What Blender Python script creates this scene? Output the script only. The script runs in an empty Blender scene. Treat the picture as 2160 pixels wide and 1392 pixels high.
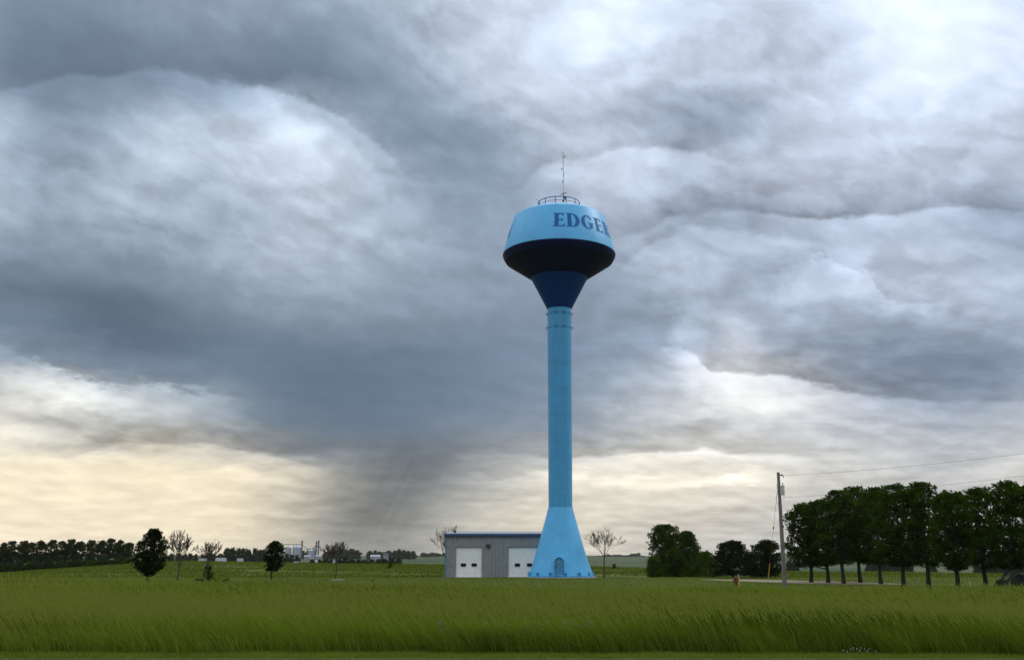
import bpy, bmesh, math, random
import numpy as np
from mathutils import Vector, Matrix
SC = bpy.context.scene
COL = SC.collection
R = math.radians
# ------------------------------------------------------------------ camera
F, CX, CY, TH, HC = 2100.0, 1130.0, 696.0, math.atan(474 / 2100.0), 2.7
ct, st = math.cos(TH), math.sin(TH)
cam = bpy.data.cameras.new('camera')
cam.sensor_width = 36; cam.lens = 35.0; cam.shift_x = -(CX - 1080) / 2160.0
cam.clip_start = 0.1; cam.clip_end = 60000
co = bpy.data.objects.new('camera', cam); COL.objects.link(co)
co.location = (0, 0, HC); co.rotation_euler = (math.pi / 2 + TH, 0, 0)
SC.camera = co
SC.view_settings.view_transform = 'Standard'; SC.view_settings.look = 'None'
SC.view_settings.gamma = 1; SC.view_settings.exposure = 0.0; SC.view_settings.use_curve_mapping = False
SC.cycles.max_bounces = 6; SC.cycles.volume_bounces = 0; SC.cycles.transparent_max_bounces = 8

def ray(px, py):                      # a direction in the world for a bearing read off the photo
    xc, yc = (px - CX) / F, -(py - CY) / F
    return (xc, ct - yc * st, st + yc * ct)
def at(px, py, Y):                    # the point in that direction at depth Y
    r = ray(px, py); k = Y / r[1]
    return Vector((r[0] * k, Y, HC + r[2] * k))
def ppm(py, Y): return F * ray(CX, py)[1] / Y      # photo pixels per metre there
def azel(px, py):
    r = ray(px, py); return math.degrees(math.atan2(r[0], r[1])), math.degrees(math.atan2(r[2], math.hypot(r[0], r[1])))
def to_px(az, el):
    a, e = R(az), R(el); x, y, z = math.sin(a) * math.cos(e), math.cos(a) * math.cos(e), math.sin(e)
    f = y * ct + z * st; u = -y * st + z * ct
    return CX + F * x / f, CY - F * u / f
def lin(v):
    v = v / 255.0
    return v / 12.92 if v <= .04045 else ((v + .055) / 1.055) ** 2.4

# ------------------------------------------------------------------ node helper
class S:                               # a node socket with arithmetic
    nt = None
    def __init__(s, k): s.k = k
    @staticmethod
    def math(op, *a, clamp=False):
        n = S.nt.nodes.new('ShaderNodeMath'); n.operation = op; n.use_clamp = clamp
        for i, v in enumerate(a):
            if isinstance(v, S): S.nt.links.new(v.k, n.inputs[i])
            else: n.inputs[i].default_value = v
        return S(n.outputs[0])
    def __add__(s, o): return S.math('ADD', s, o)
    def __radd__(s, o): return S.math('ADD', s, o)
    def __sub__(s, o): return S.math('SUBTRACT', s, o)
    def __rsub__(s, o): return S.math('SUBTRACT', o, s)
    def __mul__(s, o): return S.math('MULTIPLY', s, o)
    def __rmul__(s, o): return S.math('MULTIPLY', s, o)
    def __truediv__(s, o): return S.math('DIVIDE', s, o)
def smooth(v, a, b, o0=0., o1=1., kind='SMOOTHSTEP'):
    n = S.nt.nodes.new('ShaderNodeMapRange'); n.interpolation_type = kind; n.clamp = False
    S.nt.links.new(v.k, n.inputs[0])
    for i, x in zip((1, 2, 3, 4), (a, b, o0, o1)): n.inputs[i].default_value = x
    return S(n.outputs[0])
def combine(x, y, z):
    n = S.nt.nodes.new('ShaderNodeCombineXYZ')
    for i, v in enumerate((x, y, z)):
        if isinstance(v, S): S.nt.links.new(v.k, n.inputs[i])
        else: n.inputs[i].default_value = v
    return S(n.outputs[0])
def noise(vec, scale, detail=4, rough=.5, dist=0., color=False):
    n = S.nt.nodes.new('ShaderNodeTexNoise'); n.inputs['Scale'].default_value = scale
    n.inputs['Detail'].default_value = detail; n.inputs['Roughness'].default_value = rough; n.inputs['Distortion'].default_value = dist
    if vec is not None: S.nt.links.new(vec.k, n.inputs['Vector'])
    return S(n.outputs['Color' if color else 'Fac'])
def ramp(fac, stops, interp='LINEAR'):
    n = S.nt.nodes.new('ShaderNodeValToRGB'); cr = n.color_ramp; cr.interpolation = interp
    while len(cr.elements) < len(stops): cr.elements.new(1.0)
    for e, (p, c) in zip(cr.elements, stops): e.position = p; 
    for e, (p, c) in zip(cr.elements, stops): e.color = (c[0], c[1], c[2], 1)
    S.nt.links.new(fac.k, n.inputs[0]); return S(n.outputs[0])
def mix(f, a, b, mode='MIX'):
    n = S.nt.nodes.new('ShaderNodeMix'); n.data_type = 'RGBA'; n.blend_type = mode; n.clamp_factor = True
    for sk, v in ((n.inputs[0], f), (n.inputs[6], a), (n.inputs[7], b)):
        if isinstance(v, S): S.nt.links.new(v.k, sk)
        else: sk.default_value = v if not isinstance(v, tuple) else (v[0], v[1], v[2], 1)
    return S(n.outputs[2])
def sep(v):
    n = S.nt.nodes.new('ShaderNodeSeparateColor' if v.k.type == 'RGBA' else 'ShaderNodeSeparateXYZ'); S.nt.links.new(v.k, n.inputs[0]); return [S(o) for o in n.outputs]
def vmath(op, a, b):
    n = S.nt.nodes.new('ShaderNodeVectorMath'); n.operation = op
    for i, v in enumerate((a, b)):
        if isinstance(v, S): S.nt.links.new(v.k, n.inputs[i])
        elif op == 'SCALE' and i == 1: n.inputs[3].default_value = v
        else: n.inputs[i].default_value = v
    if op == 'SCALE' and isinstance(b, S): S.nt.links.new(b.k, n.inputs[3])
    return S(n.outputs[0])

# ------------------------------------------------------------------ sky: a storm sky laid out by azimuth and elevation
LUM = [
 [140,142,148,158,165,168,176,184,204,222,232,240,230,226,226,242,258,254,240],
 [128,130,134,142,146,144,152,172,202,224,246,232,220,214,216,236,252,246,236],
 [134,128,130,138,140,136,140,158,188,212,226,218,210,205,218,228,240,238,228],
 [182,150,168,196,196,218,190,146,156,190,206,198,184,172,208,220,222,220,214],
 [176,166,186,190,192,204,206,176,154,170,202,206,200,204,210,214,212,210,206],
 [182,168,186,178,180,192,192,180,164,162,180,186,180,182,196,190,188,180,172],
 [136,140,154,166,178,190,182,174,164,158,160,178,190,184,182,182,198,192,178],
 [118,112,108,120,134,152,156,152,152,148,150,162,180,178,186,190,192,190,182],
 [156,130,114,114,118,122,122,124,130,136,142,156,174,204,172,158,158,156,168],
 [202,208,182,164,146,118,114,118,126,136,148,172,200,228,222,188,160,152,168],
 [222,200,190,184,160,132,120,122,132,144,152,184,200,202,202,198,190,184,190],
 [228,224,224,228,222,202,166,140,150,178,202,222,226,226,210,204,196,194,200],
 [230,228,227,225,217,191,156,146,172,196,204,206,208,206,198,194,190,188,190],
 [238,236,232,228,220,200,166,162,180,202,212,198,196,192,188,186,184,182,182]]
WARM = [0, 0, 0, 0, 0, .02, .05, .08, .15, .35, .48, .80, .92, 1.0]
def cub(t, x):                          # Catmull-Rom along a list with clamped ends
    n = len(t) - 1; x = min(max(x, 0), n - 1e-6); i = int(x); f = x - i
    p = [t[min(max(i + k, 0), n)] for k in (-1, 0, 1, 2)]
    return p[1] + .5 * f * (p[2] - p[0] + f * (2 * p[0] - 5 * p[1] + 4 * p[2] - p[3] + f * (3 * (p[1] - p[2]) + p[3] - p[0])))
def sky_rgb(px, py):
    v = cub([cub(r, px / 120.0) for r in LUM], py / 90.0)
    w = cub(WARM, py / 90.0); v = 160 + (v - (160 if v > 160 else 156)) * (1.06 if v > 160 else .96) if py < 900 else v; v = 160 + (v - 160) * (1.0 if py < 900 else 1.03) - (7 * max(0, 1 - py / 500.) if px > 900 else 0)
    g = min(max((px - 300) / 1500.0, 0), 1)
    w *= 1 - .45 * g
    w = min(max(w + .005 * (v - 190) * (w > .1), 0), 1)
    u = min(max((v - 115) / 90.0, 0), 1); cool = (.85 + .094 * u - .006 * g, 1.0 - .010 * g, 1.165 - .095 * u + .014 * g); hot = (1.072, 1.012, .885)
    return [lin(min(max(v, 60), 300) * (a + (b - a) * w)) for a, b in zip(cool, hot)]
W = bpy.data.worlds.new('World'); SC.world = W; W.use_nodes = True
S.nt = W.node_tree; S.nt.nodes.clear()
tc = S.nt.nodes.new('ShaderNodeTexCoord'); D = S(tc.outputs['Generated'])
dx, dy, dz = sep(D)
azr = S.math('ARCTAN2', dx, dy) * (180 / math.pi)
elr = S.math('ARCSINE', dz) * (180 / math.pi)
low = S.math('EXPONENT', S.math('MAXIMUM', elr, 0.) * -.16)          # 1 at the horizon, 0 high up
uv = combine(azr * .1, elr * .15 + (1 - low) * 2.6, 0.)
wr = noise(uv, .9, 3, .55, color=True); w1, w2, _ = sep(wr)
wf = noise(uv, 4.2, 5, .6, color=True); w3, w4, _ = sep(wf)
hi_ = 1.1 - low * .85
az = azr + ((w1 - .5) * 4.4 + (w3 - .5) * 2.2) * hi_
el = elr + ((w2 - .5) * 3.0 + (w4 - .5) * 1.7) * hi_
AZ0, AZ1, ELS = -32., 32., [i * 1.45 for i in range(24)]
fac = (az - AZ0) / (AZ1 - AZ0)
c = None; prev = None
for i, e in enumerate(ELS):
    stops = []
    for k in range(32):
        a = AZ0 + (AZ1 - AZ0) * k / 31
        px, py = to_px(a, e); stops.append((k / 31, sky_rgb(px, py)))
    rk = ramp(fac, stops, 'EASE' if 0 else 'LINEAR')
    c = rk if c is None else mix(smooth(el, ELS[i - 1], e, kind='LINEAR'), c, rk)
# cloud edges: (photo bearings), dark above, light below, amplitudes along the edge, falloffs in degrees
def edge(pts, s_up, s_dn, wdt, warp=.5, lohi=None):
    """pts: (px, py, dark, light)"""
    q = [azel(p[0], p[1]) + (p[2], p[3]) for p in pts]
    e0 = min(p[1] for p in q) - .5; e1 = max(p[1] for p in q) + .5
    stops = [((p[0] - AZ0) / (AZ1 - AZ0), ((p[1] - e0) / (e1 - e0), p[2], p[3])) for p in q]
    stops = [(max(stops[0][0] - .03, 0), (stops[0][1][0], 0, 0))] + stops + [(min(stops[-1][0] + .03, 1), (stops[-1][1][0], 0, 0))]
    f2 = (azr - AZ0 + (w3 - .5) * 2.0 * warp) / (AZ1 - AZ0)
    r_, g_, b_ = sep(ramp(f2, stops, 'LINEAR'))
    d = elr + (w4 - .5) * 2.6 * warp + (w2 - .5) * 1.6 * warp - (r_ * (e1 - e0) + e0)
    wdt = wdt * 1.25; t = smooth(d, -wdt, wdt)
    up = S.math('EXPONENT', S.math('MAXIMUM', d, 0.) * (-1 / s_up)) * t * g_
    dn = S.math('EXPONENT', S.math('MINIMUM', d, 0.) * (1 / s_dn)) * (1 - t) * b_
    return dn - up
E = edge([(0,185,.12,.2),(150,165,.2,.1),(330,150,.2,.15),(560,185,.26,.22),(700,232,.22,.24),(790,300,.12,.10),(860,380,.06,.03)], 2.6, 1.8, .18)
E = E + edge([(1080,410,.05,.05),(1150,352,.15,.2),(1290,316,.22,.25),(1450,318,.2,.12),(1560,350,.05,0)], 1.6, 1.5, .2)
E = E + edge([(1320,500,.1,.05),(1400,462,.25,.02),(1500,440,.25,0),(1600,450,.34,.12),(1720,468,.36,.24),(1850,455,.34,.30),(2000,440,.26,.24),(2160,450,.16,.12)], 1.5, 1.6, .16)
E = E + edge([(1300,575,.1,.05),(1380,500,.18,.12),(1480,470,.12,.16),(1600,490,.15,.16),(1760,525,.12,.1)], 1.2, 1.5, .2)
E = E + edge([(1440,735,.1,.15),(1500,780,.3,.35),(1640,785,.28,.32),(1740,815,.34,.28),(1850,838,.36,.18),(2000,845,.15,.08),(2160,850,.05,.03)], 2.4, 1.4, .15)
E = E + edge([(0,720,.1,.25),(100,770,.15,.25),(200,800,.22,.45),(330,808,.25,.35),(440,820,.2,.2),(520,840,.05,0)], 2.0, 1.2, .2, .9)
E = E + edge([(0,962,.1,.1),(150,965,.15,.1),(250,935,.15,.14),(420,935,.2,.16),(600,965,.18,.15),(720,1000,.05,.02)], 1.0, .9, .12, .35)
E = E + edge([(1200,966,.08,.25),(1320,958,.18,.3),(1480,946,.25,.4),(1560,958,.25,.35),(1660,958,.16,.15),(1760,965,.05,0)], 1.3, .9, .1, .3)
E = E + edge([(980,965,.05,.1),(1100,955,.15,.2),(1200,965,.1,.2)], 1.0, 1.0, .15, .4)
E = E + edge([(1640,560,.05,.1),(1760,548,.1,.3),(1820,575,.10,.20),(1880,625,.12,.16),(1960,640,.1,.12)], 1.0, .9, .15, 1.1)
# hand placed heaps and gaps: (photo bearing, half sizes in photo pixels, slope, gain)
BL = [(160,262,50,26,-.4,.13),(305,282,52,34,-.5,.15),(505,205,70,26,.1,.17),(650,265,100,44,.35,.13),(385,350,62,22,.4,.10),(440,398,80,18,.1,-.10),(105,310,36,62,.3,-.14),
 (230,338,44,20,-.3,-.12),(300,480,150,14,0,-.10),(486,310,50,18,.5,-.10),(570,345,60,24,.3,.09),(20,285,40,48,0,.12),(60,395,90,34,.1,.06),(690,400,70,20,.2,-.07),(455,300,26,14,.4,.10),(620,430,60,14,-.2,.07),(330,560,90,20,0,-.05),
 (1290,70,70,60,-.5,.14),(1940,50,130,50,.2,.05),(1660,150,60,90,-.6,-.07),(1400,372,70,26,.1,.10),(1480,250,60,90,-.5,-.06),(1760,235,160,34,-.3,.06),(1900,345,220,26,-.15,-.07),(1985,215,22,14,-.4,.10),
 (1690,600,70,24,-.3,.16),(1800,562,26,36,-.4,.24),(1885,636,64,20,-.1,.15),(1700,650,44,22,-.5,.12),(1560,705,26,24,-.3,.15),(1500,700,20,30,.2,.10),(1448,735,22,56,.1,.30),(1400,800,80,26,-.1,.10),(1620,625,26,44,0,-.10),
 (180,838,64,20,.25,.30),(52,905,60,24,.1,.26),(120,872,70,16,0,-.14),(340,850,100,34,0,.12),(492,882,30,18,.4,.12),(180,935,170,10,0,-.10),(60,800,30,20,0,.16),(75,755,50,26,.2,-.16),(250,880,60,20,.3,-.06),
 (1590,870,60,26,.1,.14),(1460,856,120,16,-.15,.12),(1250,990,60,10,-.1,.16),(1300,1016,160,9,0,.14),(1530,1010,40,10,-.1,.18),(1430,986,120,8,0,-.08),(1060,990,110,18,0,-.07),(1120,1010,150,8,-.05,.12),(420,960,130,14,.05,-.10),(700,1002,90,7,0,-.10),(560,1000,120,8,0,.06),(2110,985,60,22,-.3,.10),(2150,640,40,50,0,.12),(1960,560,90,18,-.15,-.07),(1050,1075,100,60,0,.10),(520,1070,90,70,0,.06),(1340,560,70,16,.3,-.08),(1250,530,60,20,.3,.06),(1560,520,160,12,-.1,.10),(2040,700,100,30,-.3,-.08),(1960,790,160,30,-.1,-.10),(300,912,230,20,.02,-.16),(560,925,90,18,0,-.07),(400,955,200,9,0,.08),(60,968,120,9,0,.08),(900,560,100,16,.2,-.05),(820,620,110,20,.1,.05),(1340,650,90,30,.2,-.07)]
ragx = azr + (w3 - .5) * 3.2 + (w1 - .5) * 1.6; ragy = elr + ((w4 - .5) * 2.4 + (w2 - .5) * 1.2) * (1.1 - low * .6)
rag = combine(ragx, ragy, 0.)
for k_, (bx_, by_, hx_, hy_, sl_q, gn) in enumerate(BL):
    if k_ % 6 == 0: rag = combine(ragx + E * 1e-6, ragy, 0.)
    a_, e_ = azel(bx_, by_)
    mp = S.nt.nodes.new('ShaderNodeMapping'); mp.vector_type = 'TEXTURE'; S.nt.links.new(rag.k, mp.inputs[0])
    mp.inputs[1].default_value = (a_, e_, 0); mp.inputs[2].default_value = (0, 0, -math.atan(sl_q * .7)); mp.inputs[3].default_value = (hx_ / 24.6 * 1.8, hy_ / 25.9 * 1.8, 1)
    ln = S.nt.nodes.new('ShaderNodeVectorMath'); ln.operation = 'LENGTH'; S.nt.links.new(mp.outputs[0], ln.inputs[0])
    E = E + smooth(S(ln.outputs['Value']), 0., 1., gn * 1.35, 0.)
sk = combine(azr * .1 + elr * .05 * (1 - low), elr * .13 + (1 - low) * 2.2, 0.)
wd_ = noise(sk, 2.2, 2, .5, color=True); wv = vmath('SCALE', vmath('SUBTRACT', wd_, (.5, .5, .5)), .20)
q1 = vmath('ADD', sk, wv)
det = noise(q1, 3.6, 4, .42); det2 = noise(vmath('ADD', sk, (7.3, 3.1, 0)), 1.5, 3, .5, .3)
bil = smooth(noise(vmath('ADD', q1, (3.3, 5.5, 0)), 5.2, 6, .5), .36, .68)                                  # soft heaps, lit on top
bil0 = smooth(noise(vmath('ADD', q1, (3.3, 5.62, 0)), 5.2, 6, .5), .36, .68)
fine = noise(q1, 15., 6, .55, .2)
gl = sep(c)[1]
lumc = smooth(gl, .17, .50, .22, 1.0) * smooth(gl, .55, .95, 1., .45)
m = (det - .5) * .34 + (det2 - .5) * .34 + (bil - .5) * .10 + (bil - bil0) * .10 + (fine - .5) * .08
m = m * lumc
streak = noise(combine(azr * .07, elr * 1.35, 0.), 2.2, 5, .5, .25)
rx = azr - elr * .5 - azel(745, 1150)[0]                                                              # rain curtain, leaning left as it falls
curt = S.math('EXPONENT', S.math('MULTIPLY', rx * rx, -1 / (3.9 * 3.9))) * (1 - smooth(elr, 4.5, 8.0))
rs_n = noise(combine((azr - elr * .5) * 1.5, elr * .05, 0.), 1.6, 4, .6)
m = m + curt * ((rs_n - .5) * .26 - .30)
m = m + (streak - .5) * low * .62 * smooth(azr, -6., 4., .30, 1.)
# the rain shaft below the cloud base leans and blurs
c = vmath('SCALE', c, 1 + E + m)
# all round: the same overcast beyond the part laid out above, brighter overhead
sky_all = mix(noise(D, 2.3, 5, .55, .3), (.36, .45, .60), (.98, 1.1, 1.28))
sky_all = mix(smooth(elr, 0., 40.), (.42, .43, .44), sky_all, 'MIX')
side = smooth(S.math('ABSOLUTE', azr), 29., 40.)
top = smooth(elr, 30., 42.)
c = mix(side, c, sky_all)
zen = mix(noise(D, 1.6, 5, .55, .3), (.95, 1.05, 1.22), (1.85, 1.95, 2.1))
c = mix(top, c, zen)
SUN_EL, SUN_AZ = 44.0, 62.0
nish = S.nt.nodes.new('ShaderNodeTexSky'); nish.sky_type = 'NISHITA'; nish.sun_disc = False
nish.sun_elevation = R(SUN_EL); nish.sun_rotation = R(SUN_AZ)
bg = S.nt.nodes.new('ShaderNodeBackground'); bg.inputs['Strength'].default_value = 1.0
bg2 = S.nt.nodes.new('ShaderNodeBackground'); bg2.inputs['Strength'].default_value = 0.05
S.nt.links.new(c.k, bg.inputs['Color']); S.nt.links.new(nish.outputs[0], bg2.inputs['Color'])
gap = smooth(noise(D, 2.1, 3, .5), .60, .72) * smooth(S.math('ABSOLUTE', azr), 60., 90.) * smooth(elr, 10., 25.)   # breaks in the cover behind the camera
ms = S.nt.nodes.new('ShaderNodeMixShader'); wo = S.nt.nodes.new('ShaderNodeOutputWorld')
S.nt.links.new(gap.k, ms.inputs[0]); S.nt.links.new(bg.outputs[0], ms.inputs[1]); S.nt.links.new(bg2.outputs[0], ms.inputs[2])
S.nt.links.new(ms.outputs[0], wo.inputs[0])
W.cycles.sampling_method = 'MANUAL'; W.cycles.sample_map_resolution = 512
sl = bpy.data.lights.new('sun', 'SUN'); sl.energy = 1.0; sl.angle = R(18); sl.color = (1, .96, .88)
so = bpy.data.objects.new('sun', sl); COL.objects.link(so)
sd = Vector((math.sin(R(SUN_AZ)) * math.cos(R(SUN_EL)), math.cos(R(SUN_AZ)) * math.cos(R(SUN_EL)), math.sin(R(SUN_EL))))
so.rotation_euler = sd.to_track_quat('Z', 'Y').to_euler(); so.location = (0, 0, 80)

# ------------------------------------------------------------------ materials
def mat(name, col, rough=.8, build=None, metallic=0., spec=.5):
    m = bpy.data.materials.new(name); m.use_nodes = True; nt = m.node_tree; S.nt = nt
    b = nt.nodes['Principled BSDF']; b.inputs['Base Color'].default_value = (*col, 1)
    b.inputs['Roughness'].default_value = rough; b.inputs['Metallic'].default_value = metallic
    b.inputs['Specular IOR Level'].default_value = spec
    if build:
        tcn = nt.nodes.new('ShaderNodeTexCoord'); o = build(S(tcn.outputs['Object']), b)
        if o is not None: nt.links.new(o.k, b.inputs['Base Color'])
    return m
def bump(b, h, strength=.3, dist=.02):
    n = S.nt.nodes.new('ShaderNodeBump'); n.inputs['Strength'].default_value = strength; n.inputs['Distance'].default_value = dist
    S.nt.links.new(h.k, n.inputs['Height']); S.nt.links.new(n.outputs[0], b.inputs['Normal'])
def vary(col, scale=3., amp=.25, detail=4, bm_=0., tint=None):
    lo = tuple(v * (1 - amp) for v in col); hi = tint or tuple(v * (1 + amp) for v in col)
    def f(v, b):
        n = noise(v, scale, detail, .6); n2 = smooth(n, .3, .7)
        if bm_: bump(b, n, bm_)
        return mix(n2, lo, hi)
    return f
def paint(col, rough=.38, streak=.10, seams=None):
    def f(v, b):
        x, y, z = sep(v)
        n = noise(combine(x * 2.2, y * 2.2, z * .22), 1.5, 5, .6); n3 = noise(v, .5, 3, .5)
        k = smooth(n, .35, .75, 1 - streak, 1 + streak * .4) * smooth(n3, .3, .7, .95, 1.04)
        if seams:
            fr = S.math('ABSOLUTE', S.math('FRACT', z / seams) - .5)
            line = smooth(fr, .482, .496, 1., .88)
            k = k * line; bump(b, smooth(fr, .48, .5), .5, .02)
        return vmath('SCALE', combine(*col), k)
    return mat('painted steel', col, rough, f, spec=.22)
M = {}
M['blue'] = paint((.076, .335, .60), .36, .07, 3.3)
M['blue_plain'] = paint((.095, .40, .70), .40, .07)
M['navy'] = paint((.001, .009, .050), .6, .2); M['navy_cone'] = paint((.003, .045, .19), .55, .15)
for q in ('navy', 'navy_cone'): M[q].node_tree.nodes['Principled BSDF'].inputs['Specular IOR Level'].default_value = .12
M['letter'] = paint((.006, .11, .33), .6, .1); M['rail'] = paint((.03, .14, .28), .45, .1)
M['door_blue'] = paint((.078, .28, .50), .4, .1)
M['concrete'] = mat('concrete', (.3, .27, .24), .9, vary((.30, .27, .24), 6, .25, 6, .3))
M['metal'] = mat('galvanised metal', (.3, .31, .32), .45, vary((.3, .31, .33), 5, .15), metallic=.6)
M['dark'] = mat('dark metal', (.02, .02, .025), .5, vary((.02, .02, .025), 20, .3))
M['cream'] = mat('fibreglass', (.55, .55, .5), .5, vary((.55, .55, .5), 8, .1))
M['siding'] = mat('ribbed steel siding', (.27, .285, .28), .45, vary((.27, .285, .28), 1.2, .1))
M['trim_blue'] = mat('blue trim', (.02, .06, .14), .4, vary((.02, .06, .14), 4, .2))
M['side_blue'] = mat('pale blue siding', (.08, .2, .28), .4, vary((.08, .2, .28), 4, .2))
M['roof'] = mat('galvanised roof', (.26, .29, .32), .5, vary((.26, .29, .32), 3, .12), metallic=.2)
M['white'] = mat('white door panel', (.82, .83, .79), .5, vary((.82, .83, .79), 1.5, .04))
M['whitewall'] = mat('white wall', (.6, .61, .62), .6, vary((.27, .29, .31), 1.5, .08))
M['glass'] = mat('dark glass', (.008, .009, .012), .08, vary((.008, .009, .012), 5, .2))
M['bark'] = mat('bark', (.035, .026, .02), .9, vary((.020, .016, .012), 14, .4, 5, .4))
M['twig'] = mat('bare bark', (.04, .028, .02), .9, vary((.06, .042, .03), 10, .35, 5, .3))
M['bin'] = mat('corrugated steel', (.36, .40, .45), .4, vary((.36, .40, .45), .4, .18), metallic=.3)
M['steelgrey'] = mat('weathered steel', (.10, .11, .13), .6, vary((.10, .11, .13), 1, .25))
M['redpaint'] = mat('red paint', (.13, .018, .012), .6, vary((.13, .018, .012), 12, .35))
M['yellow'] = mat('yellow plastic', (.62, .45, .03), .5, vary((.62, .45, .03), 6, .15))
M['green'] = mat('green paint', (.003, .012, .003), .5, vary((.003, .012, .003), 5, .3))
M['rubber'] = mat('rubber', (.012, .012, .012), .85, vary((.012, .012, .012), 20, .3))
M['wire'] = mat('wire', (.05, .05, .05), .5, vary((.05, .05, .05), 1, .2))
M['stone'] = mat('pinkish stone', (.28, .22, .18), .9, vary((.28, .22, .18), 8, .3, 6, .4))
M['soil'] = mat('soil', (.07, .05, .035), .95, vary((.07, .05, .035), 3, .4, 8, .6))
M['housewall'] = mat('grey blue wall', (.3, .36, .42), .7, vary((.3, .36, .42), 1, .1))
M['darkroof'] = mat('dark roof', (.08, .09, .10), .8, vary((.08, .09, .10), 2, .2))
def poleb(v, b):
    x, y, z = sep(v); n = noise(combine(x * 14, y * 14, z * .8), 1.5, 6, .65); n2 = noise(v, .5, 2, .5)
    bump(b, n, .5, .01); return mix(smooth(n, .3, .7), (.085, .075, .065), (.20, .185, .165))
M['pole'] = mat('weathered pole wood', (.1, .09, .08), .9, poleb)
def leafmat(name, col, trans=.35, amp=.45):
    m = bpy.data.materials.new(name); m.use_nodes = True; nt = m.node_tree; S.nt = nt; nt.nodes.clear()
    a = nt.nodes.new('ShaderNodeAttribute'); a.attribute_name = 'tint'; t = S(a.outputs['Color'])
    tx, ty, tz = sep(t)
    c = mix(tx, tuple(v * (1 - amp) for v in col), (col[0] * (1 + amp * 1.3), col[1] * (1 + amp), col[2] * (1 + amp * .6)))
    c = mix(ty, c, (.235, .225, .05))
    d = nt.nodes.new('ShaderNodeBsdfDiffuse'); tr = nt.nodes.new('ShaderNodeBsdfTranslucent'); ms = nt.nodes.new('ShaderNodeMixShader')
    nt.links.new(c.k, d.inputs[0]); c2 = mix(.5, c, (col[0] * 1.4, col[1] * 1.5, col[2] * .4)); nt.links.new(c2.k, tr.inputs[0])
    ms.inputs[0].default_value = trans; nt.links.new(d.outputs[0], ms.inputs[1]); nt.links.new(tr.outputs[0], ms.inputs[2])
    o = nt.nodes.new('ShaderNodeOutputMaterial'); nt.links.new(ms.outputs[0], o.inputs[0]); return m
M['leaf'] = leafmat('tree leaves', (.024, .050, .005), .4, .7)
M['leaf_dark'] = leafmat('dark leaves', (.010, .019, .004), .2, .6)
M['leaf_bright'] = leafmat('bright leaves', (.040, .078, .008))
M['leaf_hedge'] = leafmat('treeline leaves', (.022, .038, .008), .2)
M['needle'] = leafmat('conifer needles', (.018, .040, .020), .1)
M['far_leaf'] = leafmat('distant leaves', (.025, .040, .020), .1)
M['grass'] = leafmat('tall grass', (.074, .122, .010), .35, .85)
M['turf'] = leafmat('short grass', (.112, .150, .019), .3, .35)
M['hay'] = leafmat('field hay', (.066, .098, .010), .3, .5)

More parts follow.
